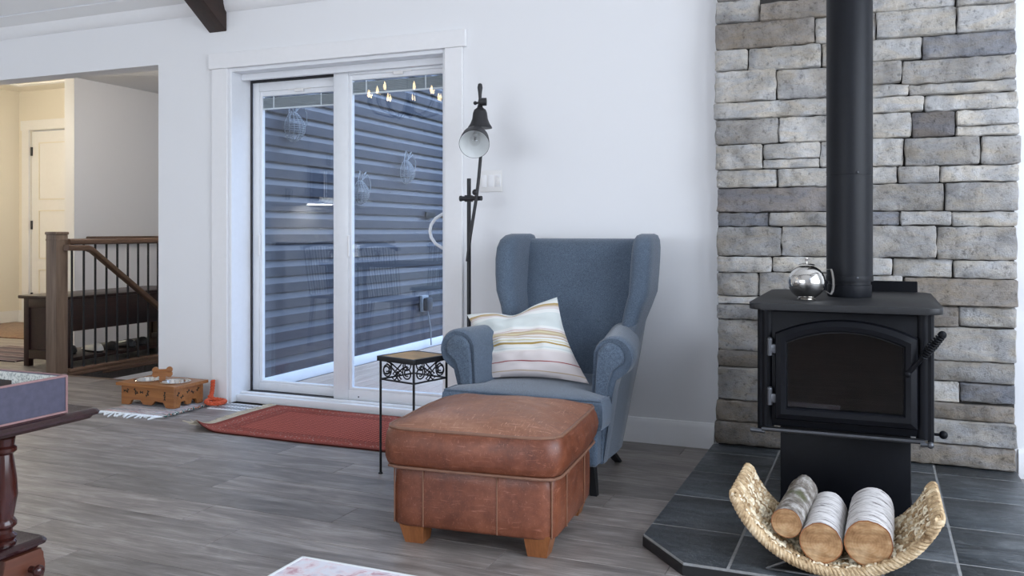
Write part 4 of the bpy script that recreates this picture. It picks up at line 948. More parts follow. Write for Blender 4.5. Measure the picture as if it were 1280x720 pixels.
# pillow
pc = {(0, 0): Vector((-1.578, 3.475, .408)), (1, 0): Vector((-1.108, 3.475, .415)), (0, 1): Vector((-1.745, 3.62, .668)), (1, 1): Vector((-1.345, 3.74, .752))}
ctr = sum(pc.values(), Vector()) / 4
nrm = ((pc[1, 0] - pc[0, 0]).cross(pc[0, 1] - pc[0, 0])).normalized()
def pil(side):
    def fn(u, v):
        # edges bow inwards between the pointed corners
        bu = .055 * sin(pi * v) ; uu = u + (0.5 - u) * 2 * bu * abs(2 * u - 1); bv = .05 * sin(pi * u); vv = v + (0.5 - v) * 2 * bv * abs(2 * v - 1)
        p = (pc[0, 0] * (1 - uu) + pc[1, 0] * uu) * (1 - vv) + (pc[0, 1] * (1 - uu) + pc[1, 1] * uu) * vv
        f_ = (max(0, sin(pi * u)) * max(0, sin(pi * v))) ** .55
        wr_ = .013 * fbm((u * 2.2 + v * 1.5, v * 5, side), 1.6) + .010 * fbm((u * 4 + v * 3, v * 8 - u * 3, side), 1.6)
        dent = .030 * math.exp(-((u - .52) / .16) ** 2 - ((v - .95) / .16) ** 2)
        return p + nrm * side * ((.088 if side > 0 else .055) * f_ + wr_ * f_ * 1.6) - ctr - Vector((0, 0, dent))
    return fn
pb = B(); pb.grid(30, 30, pil(1), True); pb.grid(30, 30, pil(-1), True)
bmesh.ops.remove_doubles(pb.bm, verts=pb.bm.verts[:], dist=.0004)
tag(pb.obj('striped_pillow', 'pillow', None, ctr, smooth=70), 'cream cotton cushion with tan and red stripes lying in the armchair', 'pillow')

# ================================================================== OTTOMAN
ot = thing('leather_ottoman', 'worn brown leather ottoman with wooden feet', 'ottoman', (-1.252, 2.845, 0), radians(5.0))
OW, OD = .286, .275
for sx_ in (-1, 1):
    for sy_ in (-1, 1):
        q = .034; x, y = sx_ * (OW - .066) + .006, sy_ * (OD - .052)
        B().loft([[(x + a * .032 + sx_ * -.004, y + b_ * .032 + sy_ * -.004, 0) for a, b_ in ((-1, -1), (1, -1), (1, 1), (-1, 1))], [(x + a * .046, y + b_ * .046, .075) for a, b_ in ((-1, -1), (1, -1), (1, 1), (-1, 1))]]).obj('foot', 'foot_wood', ot, smooth=0)
ob_ = B(); rg = []
def orect(hx, hy, bul, n=12):
    P = []
    for (ax_, ay, bx_, by) in ((-hx, -hy, hx, -hy), (hx, -hy, hx, hy), (hx, hy, -hx, hy), (-hx, hy, -hx, -hy)):
        for q in range(n):
            t_ = q / n; s4 = sin(pi * t_) ** .8 if 0 < t_ < 1 else 0
            x, y = ax_ + (bx_ - ax_) * t_, ay + (by - ay) * t_
            nx_, ny_ = (0, -1) if ay == by and ay < 0 else (0, 1) if ay == by else ((1, 0) if ax_ > 0 else (-1, 0))
            cq = .012 if q == 0 else 0
            P.append((x * (1 - cq / abs(hx) if q == 0 else 1) + nx_ * bul * s4, y * (1 - cq / abs(hy) if q == 0 else 1) + ny_ * bul * s4))
    return P
def wrinkle(P, z, amp):
    return [(x + amp * fbm((x * 1.0, y, z * 1.5), 11), y + amp * fbm((x + 9, y, z * 1.5), 11), z + amp * .4 * fbm((x, y + 5, z), 9)) for x, y in P]
for z, i_ in ((.062, .010), (.066, .003), (.075, 0), (.12, 0), (.17, 0), (.22, .001), (.258, .003), (.268, .012)): rg.append(wrinkle(orect(OW - i_, OD - i_, .004), z, .003))
ob_.loft(rg); OB = ob_.obj('base', 'leather', ot, smooth=50)
for xx in (-.165, .095): # vertical panel seams front and back
    for sy_ in (-1, 1): B().tube([(xx, sy_ * (OD + .0045), z) for z in (.068, .12, .18, .22, .26)], .0028, 6).obj('panel_seam', 'stitch', OB)
for yy in (-.13, .13):
    for sx_ in (-1, 1): B().tube([(sx_ * (OW + .0045), yy, z) for z in (.068, .12, .18, .22, .26)], .0028, 6).obj('panel_seam', 'stitch', OB)
for sx_ in (-1, 1): B().tube([(sx_ * (OW - .0105), -OD + .0105, z) for z in (.070, .12, .18, .256)], .0028, 6).obj('panel_seam', 'stitch', OB)
cs = B(); rg = []
CWx, CWy = OW + .018, OD + .022
for z, i_, bu in ((.262, .020, .004), (.268, .008, .006), (.278, .002, .010), (.30, -.004, .016), (.335, -.006, .018), (.368, -.003, .014), (.386, .003, .010), (.394, .008, .008)):
    rg.append(wrinkle(orect(CWx - i_, CWy - i_, bu), z, .006))
cs.loft(rg, False); cs.bm.faces.new([v for v in cs.bm.verts][:len(rg[0])]); CS = cs.obj('cushion', 'leather', ot, smooth=60)
ctop = B(); edge = rg[-1]; rt = []
for f_ in (1, .985, .95, .9, .8, .68, .55, .42, .3, .18, .07):
    rt.append([(p[0] * f_, p[1] * f_, p[2] + .052 * (1 - f_ ** 2.8) + .007 * fbm((p[0] * f_ * 6, p[1] * f_ * 6, 3)) * (1 - f_ ** 6)) for p in edge])
ctop.loft(rt, False); n_ = len(edge); ctop.bm.verts.ensure_lookup_table(); ctop.bm.faces.new(ctop.bm.verts[-n_:]); ctop.obj('cushion_top', 'leather_top', CS, smooth=70)
B().tube([(p[0] * 1.004, p[1] * 1.004, p[2]) for p in edge], .0055, 8, True).obj('piping', 'piping', CS)
B().tube([(p[0], p[1], .264) for p in orect(CWx - .004, CWy - .004, .004)], .005, 8, True).obj('piping', 'piping', CS)

# ================================================================== SIDE TABLE
tb = thing('iron_side_table', 'small black iron side table with scroll frieze and tan inlaid top', 'side table', (-1.862, 3.330, 0), radians(-15.7))
h_ = .113; zt = .513
lm = B().cyl((0, 0, 0), (0, 0, zt - .02), .0052, n=10).cyl((0, 0, 0), (0, 0, .006), .011, .008, n=10).mesh('leg', 'iron')
for sx_ in (-1, 1):
    for sy_ in (-1, 1): link('leg', lm, tb, (sx_ * (h_ - .012), sy_ * (h_ - .012), 0))
B().box(-h_, h_, -h_, -h_ + .016, zt - .022, zt, .002).box(-h_, h_, h_ - .016, h_, zt - .022, zt, .002).box(-h_, -h_ + .016, -h_ + .016, h_ - .016, zt - .022, zt).box(h_ - .016, h_, -h_ + .016, h_ - .016, zt - .022, zt).obj('top_frame', 'iron', tb)
B().box(-h_ + .016, h_ - .016, -h_ + .016, h_ - .016, zt - .012, zt - .001).obj('inlaid_top', 'cork', tb)
def scroll(cx, cz, r0, turns, a0, dr, side):
    P = []
    for i in range(int(turns * 16) + 1):
        a = a0 + dr * 2 * pi * i / 16; r = r0 * (1 - .62 * i / (turns * 16)); P.append((cx + r * cos(a), cz + r * sin(a)))
    return P
for sd_ in range(4):
    fr = B(); hh2 = h_ - .012; zc = zt - .062
    to = {0: lambda x, z: (x, -hh2, z), 1: lambda x, z: (hh2, x, z), 2: lambda x, z: (x, hh2, z), 3: lambda x, z: (-hh2, x, z)}[sd_]
    for s_ in (-1, 1):
        P = scroll(s_ * .062, zc, .030, 1.6, pi / 2 if s_ < 0 else pi / 2, s_ * 1, 0); fr.tube([to(*p) for p in P], .0032, 6)
        P = [(s_ * .062, zc + .030), (s_ * .036, zc + .020), (0, zc - .008), (s_ * -.028, zc - .028), (s_ * -.014, zc - .036), (s_ * .004, zc - .020)]
        fr.tube([to(*p) for p in P], .0032, 6)
    fr.obj('scroll_work', 'iron', tb)
    B().cyl(to(-hh2, zt - .102), to(hh2, zt - .102), .004, n=8).obj('lower_rail', 'iron', tb)

# ================================================================== FLOOR LAMP
lpz = thing('floor_lamp', 'black adjustable floor lamp with bell shade behind the armchair', 'floor lamp', (-1.93, 4.03, 0))
B().lathe([(.120, 0), (.122, .006), (.118, .014), (.03, .020), (.014, .03)], 36).obj('base', 'lamp', lpz)
B().cyl((0, 0, .015), (0, 0, 1.325), .0105, n=16).obj('pole', 'lamp', lpz)
B().cyl((-.035, -.012, 1.222), (.078, -.012, 1.222), .012, n=14).cyl((-.044, -.012, 1.222), (-.035, -.012, 1.222), .015, n=14).box(-.018, .018, -.018, .014, 1.205, 1.239, .003).obj('clamp', 'lamp', lpz)
B().tube([(.005, -.03, .90), (.022, -.03, 1.03), (.045, -.03, 1.16), (.056, -.03, 1.222), (.070, -.03, 1.33), (.076, -.022, 1.43), (.076, -.018, 1.50), (.072, -.02, 1.58)], .0085, 12).sphere((.050, -.03, 1.252), .016).obj('arm', 'lamp', lpz)
top_ = Vector((.072, -.02, 0))
B().lathe([(.062, 1.578), (.061, 1.584), (.050, 1.600), (.040, 1.625), (.036, 1.655), (.030, 1.672), (.016, 1.682), (.010, 1.70)], 32, Matrix.Translation(top_)).obj('bell_cover', 'lamp', lpz)
B().lathe([(.008, 1.695), (.010, 1.715), (.0075, 1.73), (.010, 1.76), (.0135, 1.785), (.010, 1.803), (0, 1.808)], 20, Matrix.Translation(top_)).obj('finial_handle', 'lamp', lpz)
B().cyl((.05, -.03, 1.705), (.095, -.035, 1.708), .006, n=10).cyl((.085, -.045, 1.708), (.115, -.035, 1.708), .020, n=18).sphere((.050, -.03, 1.706), .010).obj('swivel_knob', 'lamp', lpz)
sc0 = Vector((.088, -.115, 1.507)); axd = Vector((.30, -.80, -.48)).normalized()
Mx = Matrix.Translation(sc0) @ Vector((0, 0, 1)).rotation_difference(axd).to_matrix().to_4x4()
SH = B().lathe([(.014, -.082), (.036, -.076), (.056, -.055), (.068, -.022), (.073, .015), (.0755, .050), (.0735, .050)], 36, Mx, False).obj('lamp_shade', 'lamp', lpz, smooth=60)
B().lathe([(.004, -.079), (.035, -.074), (.0545, -.053), (.0662, -.021), (.0712, .015), (.0735, .050)], 36, Mx, False).obj('shade_lining', 'lamp_in', SH, smooth=60)
B().lathe([(.016, -.072), (.016, -.045), (.014, -.042)], 18, Mx).obj('socket', 'lamp_in', SH)
B().lathe([(.012, -.042), (.016, -.030), (.027, -.008), (.029, .006), (.024, .022), (.012, .031), (0, .033)], 22, Mx).obj('bulb', 'bulb_glass', SH, smooth=60)
B().tube([tuple(Mx @ Vector((.004 * cos(i), .004 * sin(i), -.03 + .003 * i))) for i in range(12)], .0012, 5).obj('filament', 'grey_metal', SH)

# switch plate
sw = thing('light_switch_plate', 'white three gang light switch plate beside the floor lamp', 'light switch', (-1.905, WY, 1.323))
B().box(-.066, .066, -.006, 0, -.058, .058, .004).obj('plate', 'plastic', sw)
for x in (-.042, 0, .042): B().box(x - .0165, x + .0165, -.0085, -.005, -.033, .033, .002).obj('rocker', 'trim', sw)
B().box(.030, .054, -.0105, -.008, -.020, .020, .003).obj('dimmer', 'plastic', sw)

# ================================================================== RUGS, PET STAND, TOY, REGISTER
rr_ = thing('red_rug', 'red patterned wool rug with cream fringe before the sliding door', 'rug', (-3.33, 3.575, 0))
RW, RD = 1.52, .70
def rz_(u, v):
    x, y = u * RW, v * RD
    curl = .05 * max(0, 1 - (x + y * 1.0) / .18) ** 2
    return (x + .25 * curl + .006 * sin(v * 7), y + .004 * sin(u * 11) + .3 * curl, .007 + curl + .0012 * (1 + sin(u * 17) * sin(v * 9)))
b = B(); b.grid(60, 30, rz_); b.grid(60, 30, lambda u, v: (rz_(u, v)[0], rz_(u, v)[1], rz_(u, v)[2] - .006)); b.obj('rug_field', 'red_rug', rr_, fix=False)
def fringe(parent, pts_fn, n, ln, dirv, mat, seed, r=.0028):
    rs = random.Random(seed); f = B()
    for i in range(n):
        p = Vector(pts_fn((i + .5) / n)); d0 = Vector(dirv) + Vector((rs.uniform(-.4, .4), rs.uniform(-.4, .4), 0)); d0.normalize(); L_ = ln * rs.uniform(.7, 1.15)
        q = p + d0 * L_ * .5 + Vector((rs.uniform(-.008, .008), rs.uniform(-.008, .008), 0)); e = p + d0 * L_ + Vector((rs.uniform(-.02, .02), rs.uniform(-.02, .02), 0))
        z0 = p.z; f.tube([p, (q.x, q.y, z0 * .5 + .004 + rs.random() * .004), (e.x, e.y, .003 + max(0, z0 - .012))], r, 5)
    return stuff(f.obj('fringe', mat, parent))
fringe(rr_, lambda t_: rz_(0, t_), 120, .07, (-1, 0, 0), 'fringe', 3)
fringe(rr_, lambda t_: rz_(1, t_), 70, .06, (1, 0, 0), 'fringe', 4)
pr_ = thing('pale_rug', 'pale pink and white faded rug in front of the ottoman', 'rug', (-1.697, 2.309, 0))
B().box(0, 1.5, -1.6, 0, .001, .009, .003, 1).obj('rug_field', 'pale_rug', pr_)
B().box(-.002, .010, -1.6, 0, .0, .0105, .002, 1).box(0, 1.5, -.010, .002, .0, .0105, .002, 1).obj('rug_binding', 'lamp_in', pr_)
rg_ = thing('rag_rug', 'multicoloured woven rag rug under the pet feeding stand', 'rug', (-4.16, 3.735, 0), radians(2))
B().grid(40, 16, lambda u, v: (u * .46 + .004 * sin(v * 20), v * .46, .009 + .0025 * sin(v * 70) + .001 * sin(u * 60))).box(.002, .458, .002, .458, .001, .006).obj('rug_field', 'rag', rg_)
fringe(rg_, lambda t_: (t_ * .46, 0, .008), 26, .06, (-.3, -1, 0), 'lamp_in', 5, .005)
rs = random.Random(9); kn_ = B()
for i in range(22): kn_.sphere((.462 + rs.uniform(-.004, .010), .02 * i + rs.uniform(-.004, .004) + .01, .012), .012, (1, .8, .6), 8, 6)
stuff(kn_.obj('knotted_edge', rugmat('mixed_rag_knots', lambda k: k.color(k.ramp(k.noise(k.co(), 45, 1), [(.36, (.03, .10, .09)), (.46, (.6, .58, .55)), (.53, (.03, .03, .035)), (.6, (.55, .2, .10)), (.66, (.6, .58, .55))], 'CONSTANT'))), rg_))
fz = .0115
pf = thing('pet_feeding_stand', 'pine dog bowl stand with bone cutout and paw marks', 'pet feeder', (-4.005, 4.05, fz))
X_, Y_ = .205, .120
def scal(x0, x1, hgt):  # arched foot outline
    w = x1 - x0
    return [(x0, 0), (x0 + .15 * w, 0), (x0 + .20 * w, .030), (x0 + .36 * w, .034), (x0 + .42 * w, .008), (x0 + .58 * w, .008), (x0 + .64 * w, .034), (x0 + .80 * w, .030), (x0 + .85 * w, 0), (x1, 0), (x1, hgt), (x0, hgt)]
def panel_strip(b, poly_fn, w0, w1, hgt, y0, y1, ax):
    P = scal(w0, w1, hgt)
    n = 9
    # split into vertical strips so the arched cutouts stay clean
    bot = P[:10]
    for (xa, za), (xb, zb) in zip(bot, bot[1:]):
        if xb - xa < 1e-6: continue
        b.prism([(xa, za), (xb, zb), (xb, hgt), (xa, hgt)], y0, y1, ax)
for y in (-Y_, Y_ - .016):
    b = B(); panel_strip(b, None, -X_, X_, .115, y, y + .016, 'Y'); b.obj('side_board', 'pine', pf, smooth=0)
for x in (-X_, X_ - .016):
    b = B(); panel_strip(b, None, -Y_ + .016, Y_ - .016, .115, x, x + .016, 'X'); b.obj('end_board', 'pine', pf, smooth=0)
tpb = B()
# top board with two round holes
def holed(b, z0, z1):
    hx, hy = X_ + .022, Y_ + .022
    for c0 in (-1, 1):
        cx_ = c0 * .1; x0, x1 = (-hx, 0) if c0 < 0 else (0, hx); n = 32; r = .081
        def edgept(a):
            dx, dy = cos(a), sin(a); ts = []
            if dx > 1e-9: ts.append((x1 - cx_) / dx)
            if dx < -1e-9: ts.append((x0 - cx_) / dx)
            if dy > 1e-9: ts.append(hy / dy)
            if dy < -1e-9: ts.append(-hy / dy)
            t_ = min(ts); return (cx_ + dx * t_, dy * t_)
        angs = sorted([2 * pi * i / n for i in range(n)] + [atan2(yy, xx - cx_) % (2 * pi) for xx in (x0, x1) for yy in (-hy, hy)])
        for z, up in ((z1, 1), (z0, 0)):
            i_ = [b.bm.verts.new((cx_ + r * cos(a), r * sin(a), z)) for a in angs]; o_ = [b.bm.verts.new((*edgept(a), z)) for a in angs]
            for q in range(len(angs)): w = (q + 1) % len(angs); b.bm.faces.new((i_[q], o_[q], o_[w], i_[w]))
        b.loft([[(cx_ + r * cos(a), r * sin(a), z) for a in angs] for z in (z0, z1)], False)
    b.loft([[(-hx, -hy, z), (hx, -hy, z), (hx, hy, z), (-hx, hy, z)] for z in (z0, z1)], False)
holed(tpb, .115, .133); bmesh.ops.remove_doubles(tpb.bm, verts=tpb.bm.verts[:], dist=1e-5); tpb.obj('top_board', 'pine', pf, smooth=30)
bone = B()
for x, z in ((-.040, .155 + .014), (-.040, .155 + .040), (.040, .155 + .014), (.040, .155 + .040)): bone.cyl((x, -.008, z + .005), (x, .008, z + .005), .0185, n=18)
bone.box(-.045, .045, -.0075, .0075, .162, .204).box(-.018, .018, -.007, .007, .133, .165); bone.obj('bone_handle', 'pine', pf, (-.0, 0, 0), (0, 0, radians(35)))
def paw(b, to, cx, cz, ang):
    def P(x, z): return (cx + x * cos(ang) - z * sin(ang), cz + x * sin(ang) + z * cos(ang))
    for (x, z, r) in ((-.006, 0, .005), (.006, 0, .005), (-.010, .005, .0028), (-.010, -.005, .0028), (.010, .005, .0028), (.010, -.005, .0028), (0, 0, .003)):
        q = P(x, z); b.cyl(to(*q, 0), to(*q, -.0012), r, n=8)
pw = B()
for cx_, cz_, a in ((-.175, .082, .1), (-.155, .083, 1.2), (-.095, .088, -.9), (-.085, .072, .4), (-.045, .080, 0), (.005, .082, 1.2), (.0, .066, .5), (.135, .082, 1.4), (.135, .056, 1.5)):
    paw(pw, lambda x, z, o: (x, -Y_ + o, z), cx_, cz_, a)
for cx_, cz_, a in ((-.085, .080, 1.0), (-.055, .060, .6), (-.005, .085, .6), (.03, .075, -.6), (.075, .085, .9)):
    paw(pw, lambda x, z, o: (X_ - o, x, z), cx_, cz_, a)
pw.obj('paw_mark', 'char', pf)
for c0, lab in ((-1, 'steel dog bowl in the feeding stand on the hall side'), (1, 'steel dog bowl in the feeding stand nearer the sliding door')):
    o = thing('dog_bowl', lab, 'bowl', (-4.005 + c0 * .1, 4.05, fz + .1335), 0, 'bowls in the pet feeding stand')
    B().lathe([(.078, 0), (.090, .0005), (.0915, .0035), (.089, .0060), (.080, .0055), (.0765, .000), (.070, -.025), (.055, -.044), (.0, -.047)], 36, caps=False).obj('bowl_shell', 'chrome', o, smooth=60)
tag(B().box(-.150, .150, -.088, .088, 0, .004, .0015, 1).obj('floor_register', 'plastic', None, (-3.52, 4.145, .0004)), 'flat white floor register beside the red rug', 'floor vent')
reg = bpy.data.objects['floor_register']
for i in range(12):
    for j in (-1, 1): link('register_slot', B().box(-.008, .008, -.03, .03, .0035, .0043).mesh('register_slot', 'grey_metal') if (i == 0 and j == -1) else bpy.data.meshes['register_slot'], reg, (-.127 + i * .023, j * .040, 0))
# rope toy
ty = thing('rope_toy', 'orange twisted rope dog toy with a looped end', 'dog toy', (-3.680, 4.165, .004))
ctrl = [(-.070, .035, .135), (-.068, .03, .10), (-.066, .02, .06), (-.060, .0, .030), (-.045, -.05, .024), (-.005, -.075, .022), (.040, -.06, .020), (.055, -.02, .020), (.035, .02, .020), (-.010, .03, .022), (-.045, .01, .028), (-.062, -.004, .050)]
def crom(P, n=7):
    out = []
    P = [Vector(p) for p in P]; Q = [P[0]] + P + [P[-1]]
    for i in range(1, len(Q) - 2):
        for q in range(n):
            t_ = q / n; a, b_, c_, d_ = Q[i - 1], Q[i], Q[i + 1], Q[i + 2]
            out.append(.5 * ((2 * b_) + (c_ - a) * t_ + (2 * a - 5 * b_ + 4 * c_ - d_) * t_ ** 2 + (3 * b_ - a - 3 * c_ + d_) * t_ ** 3))
    out.append(P[-1]); return out
core = crom(ctrl, 9)
for k_ in range(3):
    pts = []
    for i, p in enumerate(core):
        tn = (core[min(i + 1, len(core) - 1)] - core[max(i - 1, 0)]).normalized(); u1 = tn.cross(Vector((.2, .3, 1))).normalized(); v1 = tn.cross(u1); q = i * .55 + k_ * 2 * pi / 3
        pts.append(p + (u1 * cos(q) + v1 * sin(q)) * .0068)
    B().tube(pts, .0076, 8).obj('rope_strand', 'orange', ty)

# ================================================================== TEA TROLLEY (left foreground)
tt = thing('tea_trolley', 'dark polished mahogany tea trolley with turned legs', 'trolley table', (-1.755, 1.578, 0))
def edge_top(b, x0, x1, y0, y1, z0, z1):
    rg = []
    for ins, z in ((.022, z0), (.012, z0 + .002), (.008, z0 + .008), (.0, z0 + .011), (-.002, z0 + .017), (.002, z0 + .023), (.007, z1)):
        rg.append([(p[0], p[1], z) for p in rrect(x0 + ins, x1 - ins, y0 + ins, y1 - ins, .018, 4)])
    b.loft(rg)
b = B(); edge_top(b, -.62, 0, -.95, 0, .594, .620); b.obj('table_top', 'mahogany', tt, smooth=30)
B().box(-.52, -.10, -.83, -.12, .575, .594, .003).obj('apron', 'cherry', tt)
legp = [(.026, .330), (.026, .336), (.022, .340), (.028, .350), (.019, .358), (.018, .366), (.027, .374), (.027, .382), (.020, .392), (.024, .415), (.029, .445), (.027, .480), (.021, .525), (.019, .538), (.027, .545), (.027, .553), (.022, .558), (.024, .575)]
lgm = B().lathe(legp, 24).mesh('turned_leg', 'mahogany_z', 40)
for x in (-.10, -.52):
    for y in (-.185, -.78): link('turned_leg', lgm, tt, (x, y, 0))
b = B(); edge_top(b, -.58, -.052, -.86, -.105, .306, .332); b.obj('lower_shelf', 'mahogany', tt, smooth=30)
def footb(): return [(-.215, .306), (-.120, .306)] + [(-.165 + .055 * cos(radians(a)), .262 + .060 * sin(radians(a))) for a in range(35, -80, -15)] + [(-.17, .13), (-.165, .06), (-.13, .0), (-.22, .0), (-.24, .08), (-.235, .18)]
for x in (-.085, -.56):
    for yo in (0, -.56):
        b = B().prism([(y + yo, z) for y, z in footb()], x, x + .028, 'X', .003); FB = b.obj('foot_bracket', 'cherry', tt)
        B().cyl((x + (.028 if x > -.3 else 0), -.150 + yo, .266), (x + (.048 if x > -.3 else -.02), -.150 + yo, .266), .008, n=14).sphere((x + (.054 if x > -.3 else -.026), -.150 + yo, .266), .014, (.8, 1, 1)).obj('knob', 'mahogany_z', FB)
for x in (-.10, -.52):
    tag(tt, tt['label'], tt['category'])
# box tray on the trolley
bt = thing('leather_tray_box', 'open slate purple leather tray box with pink edges on the trolley', 'tray', (-1.775, 1.492, .6205))
MAT['purple'] = flat('slate_purple_leather', (0.058, 0.056, 0.088), .55, vary=.15, scale=60, bump=.2)
MAT['pink_edge'] = flat('pink_edge', (0.27, 0.155, 0.15), .6)
k = N('speckled_lining', .9); k.color(k.ramp(k.noise(k.co(), 160, 3, .7), [(.38, (.25, .27, .26)), (.5, (.52, .53, .50)), (.62, (.62, .62, .58))])); MAT['speck'] = k.m
TW, TD, TH = .46, .62, .088
B().box(-.006, 0, -TD, 0, .002, TH).box(-TW, -TW + .006, -TD, 0, .002, TH).box(-TW + .006, -.006, -.006, 0, .002, TH).box(-TW + .006, -.006, -TD, -TD + .006, .002, TH).box(-TW, 0, -TD, 0, 0, .002).obj('tray_wall', 'purple', bt)
ln_ = B().box(-.011, -.0062, -TD + .0062, -.0062, .004, TH - .001).box(-TW + .0062, -TW + .011, -TD + .0062, -.0062, .004, TH - .001).box(-TW + .011, -.011, -.011, -.0062, .004, TH - .001).box(-TW + .011, -.011, -TD + .0062, -TD + .011, .004, TH - .001).box(-TW + .007, -.007, -TD + .007, -.007, .0022, .004)
ln_.obj('lining', 'speck', bt)
e = B()
for z in (.003, TH): e.tube([(.001, .001, z), (.001, -TD, z), (-TW, -TD, z), (-TW, .001, z)], .0028, 6, True)
for x, y in ((.001, .001), (.001, -TD), (-TW, .001), (-TW, -TD)): e.cyl((x, y, 0), (x, y, TH), .0028, n=6)
e.obj('edge_piping', 'pink_edge', bt)
B().box(-.30, -.17, -.0118, -.0106, .048, .068).box(-.30, -.17, -.0005, .0006, .048, .068).obj('handle_slot', 'dark_wood', bt)
bk2 = thing('white_book', 'white book with pink cover lying at the edge of the trolley shelf', 'book', (-1.90, 1.50, .3325), radians(8))
B().box(-.10, .0, -.12, -.06, .002, .055, .001, 1).obj('page_block', 'lamp_in', bk2); B().box(-.103, .002, -.123, -.120, 0, .058).box(-.103, .002, -.060, -.057, 0, .058).box(-.106, -.103, -.123, -.057, 0, .058).obj('cover', flat('dusty_pink_cover', (.40, .27, .28), .5), bk2)
MAT['teal_glass'] = flat('blue_grey_glaze', (0.16, 0.24, 0.30), .15, vary=.2)
jr = thing('glazed_jar', 'blue grey glazed jar standing under the trolley shelf', 'jar', (-1.925, 1.36, 0))
B().lathe([(.045, 0), (.058, .02), (.066, .09), (.064, .16), (.050, .21), (.040, .23), (.044, .245)], 28).obj('jar_body', 'teal_glass', jr, smooth=60)
B().lathe([(.046, .2455), (.046, .255), (.012, .262), (.010, .270), (0, .272)], 24).obj('jar_lid', 'teal_glass', jr, smooth=50)

# ================================================================== KITCHEN AND DINING SIDE (seen in the door glass)
MAT['cab'] = flat('cabinet_white', (0.72, 0.73, 0.74), .35, vary=.01, bump=0)
def cabinet(y0, y1, z0, z1, dep, lab, doors, hz, name='wall_cabinet', cat='cabinet', grp='white kitchen cabinets'):
    o = thing(name, lab, cat, (-6.548, (y0 + y1) / 2, z0), 0, grp); w = (y1 - y0) / 2; H = z1 - z0
    B().box(0, dep, -w + .001, w - .001, 0, H).obj('carcass', 'cab', o)
    dw = 2 * w / doors
    for i in range(doors):
        a = -w + i * dw + .004; c_ = a + dw - .008
        D_ = B().box(dep, dep + .014, a, c_, .004, H - .004, .001, 1); 
        for q in ((a, c_, .004, .06), (a, c_, H - .06, H - .004), (a, a + .055, .06, H - .06), (c_ - .055, c_, .06, H - .06)): D_.box(dep + .014, dep + .020, q[0], q[1], q[2], q[3])
        D_ = D_.obj('door', 'cab', o)
        hy = (c_ - .03) if i % 2 == 0 else (a + .03)
        B().tube([(dep + .02, hy, hz - .06), (dep + .045, hy, hz - .055), (dep + .045, hy, hz + .055), (dep + .02, hy, hz + .06)], .006, 6).obj('handle', 'iron', D_)
cabinet(.37, 1.17, 1.36, 2.30, .33, 'white double door wall cabinet on the hall side of the microwave', 2, .12)
cabinet(-.42, .36, 1.83, 2.30, .33, 'short white wall cabinet above the microwave', 2, .10)
cabinet(-1.25, -.43, 1.36, 2.30, .33, 'white double door wall cabinet on the window side of the microwave', 2, .12)
cabinet(.37, 1.17, .0, .90, .60, 'white base cabinet on the hall side of the range', 2, .75, 'base_cabinet')
cabinet(-1.25, -.43, .0, .90, .60, 'white base cabinet on the window side of the range', 2, .75, 'base_cabinet')
for a, c_, lab in ((.37, 1.19, 'grey stone worktop on the hall side of the range'), (-1.27, -.43, 'grey stone worktop on the window side of the range')):
    tag(B().box(-6.548, -5.91, a, c_, .901, .935, .004).obj('worktop', flat('grey_worktop', (.16, .16, .17), .25, vary=.3)), lab, 'worktop')
mw = thing('microwave', 'stainless over range microwave between the wall cabinets', 'microwave', (-6.548, -.03, 1.40))
B().box(0, .38, -.385, .385, 0, .42, .004).obj('case', 'chrome', mw)
B().box(.38, .40, -.38, .20, .07, .36, .004).obj('door', flat('dark_microwave_glass', (.02, .02, .025), .1), mw)
B().box(.38, .395, .215, .38, .03, .40, .004).obj('control_panel', 'iron', mw)
B().cyl((.43, .18, .05), (.43, .18, .38), .010, n=10).obj('handle', 'chrome', mw)
rgx = thing('kitchen_range', 'stainless kitchen range below the microwave', 'range', (-6.548, -.03, 0))
B().box(0, .62, -.38, .38, .08, .90, .004).box(.03, .55, -.36, .36, 0, .08).obj('body', 'chrome', rgx); B().box(.02, .62, -.38, .38, .90, .915, .003).obj('cooktop', 'iron', rgx)
B().box(.62, .645, -.37, .37, .20, .74, .004).obj('oven_door', 'iron', rgx); B().cyl((.69, -.33, .70), (.69, .33, .70), .011, n=10).cyl((.645, -.32, .70), (.69, -.32, .70), .008).cyl((.645, .32, .70), (.69, .32, .70), .008).obj('oven_handle', 'chrome', rgx)
for y in (-.28, -.14, 0, .14, .28): B().cyl((.62, y, .82), (.66, y, .82), .022, n=16).obj('knob', 'chrome', rgx)
ll = bpy.data.lights.new('microwave_lamp', 'AREA'); ll.energy = 26; ll.size = .3; ll.color = (1, .96, .9); lo = bpy.data.objects.new('microwave_lamp', ll); C.objects.link(lo); lo.parent = mw; lo.location = (.2, 0, -.012)
cd = thing('chandelier', 'dark chandelier with lit candle bulbs over the dining table', 'chandelier', (-4.17, 1.45, 2.26))
B().cyl((0, 0, .02), (0, 0, 2.15), .008, n=10).obj('stem', 'iron', cd); B().lathe([(.0, -.10), (.03, -.08), (.045, -.02), (.03, .04), (.012, .10)], 20).obj('hub', 'iron', cd)
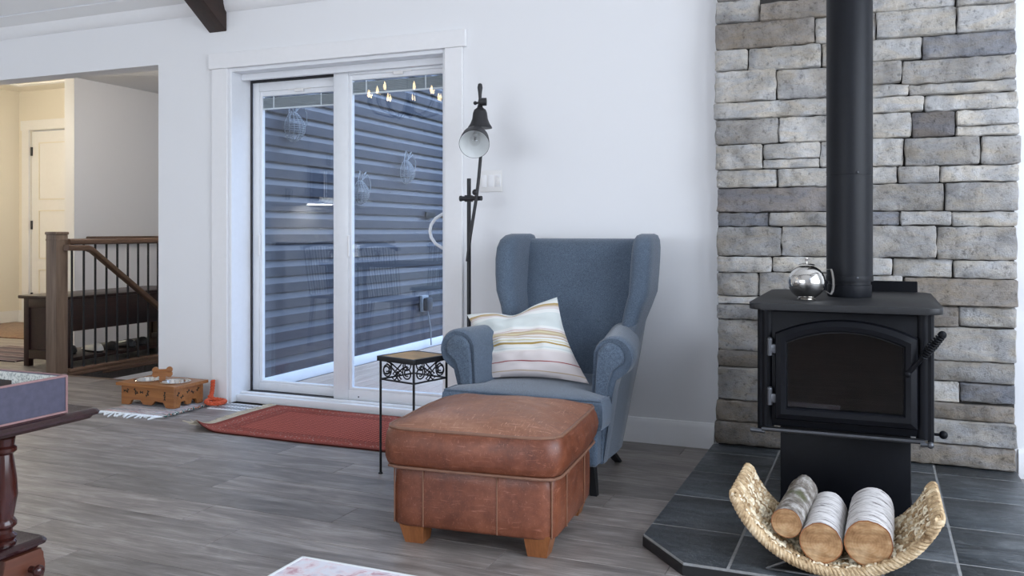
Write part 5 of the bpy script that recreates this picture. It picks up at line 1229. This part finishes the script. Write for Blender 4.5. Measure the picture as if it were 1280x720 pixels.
for i in range(9):
    a = 2 * pi * i / 9 + .2; c_, s_ = cos(a), sin(a); R2 = .40 if i % 3 else .30
    B().tube([(c_ * .03, s_ * .03, -.03), (c_ * R2 * .4, s_ * R2 * .4, -.10), (c_ * R2 * .85, s_ * R2 * .85, -.05), (c_ * R2, s_ * R2, .03)], .007, 6).cyl((c_ * R2, s_ * R2, .03), (c_ * R2, s_ * R2, .10), .012, n=10).obj('arm', 'iron', cd)
    B().lathe([(.007, .10), (.013, .12), (.014, .132), (.009, .155), (.002, .18)], 12, Matrix.Translation((c_ * R2, s_ * R2, 0))).obj('candle_bulb', 'flame', cd, smooth=60)
dt = thing('dining_table', 'brown wooden dining table under the chandelier', 'table', (-4.3, 1.35, 0))
B().box(-.75, .75, -.45, .45, .72, .755, .006).obj('table_top', 'rail', dt)
for x in (-.66, .66):
    for y in (-.37, .37): B().lathe([(.025, 0), (.035, .2), (.028, .5), (.04, .66), (.04, .72)], 14, Matrix.Translation((x, y, 0))).obj('leg', 'rail', dt)
def dchair(loc, rz, lab):
    o = thing('dining_chair', lab, 'chair', loc, rz, 'spindle back dining chairs')
    B().prism(rrect(-.21, .21, -.20, .20, .06), .44, .47, 'Z', .006).obj('seat', 'dark_wood', o)
    for x in (-.16, .16):
        for y in (-.15, .15): B().cyl((x * 1.15, y * 1.2, 0), (x, y, .44), .014, .018, n=10).obj('leg', 'dark_wood', o)
    for i in range(7):
        x = -.17 + .34 * i / 6; B().cyl((x, .17, .465), (x * 1.1, .25, .92), .007, n=8).obj('spindle', 'dark_wood', o)
    B().tube([(-.215, .24, .90), (-.12, .262, .935), (0, .268, .945), (.12, .262, .935), (.215, .24, .90)], .018, 8).obj('top_rail', 'dark_wood', o)
dchair((-4.65, 2.05, 0), 0, 'dark spindle back chair at the patio side of the dining table, hall end')
dchair((-3.95, 2.05, 0), .15, 'dark spindle back chair at the patio side of the dining table, hearth end')
dchair((-4.3, .65, 0), pi, 'dark spindle back chair on the window side of the dining table')
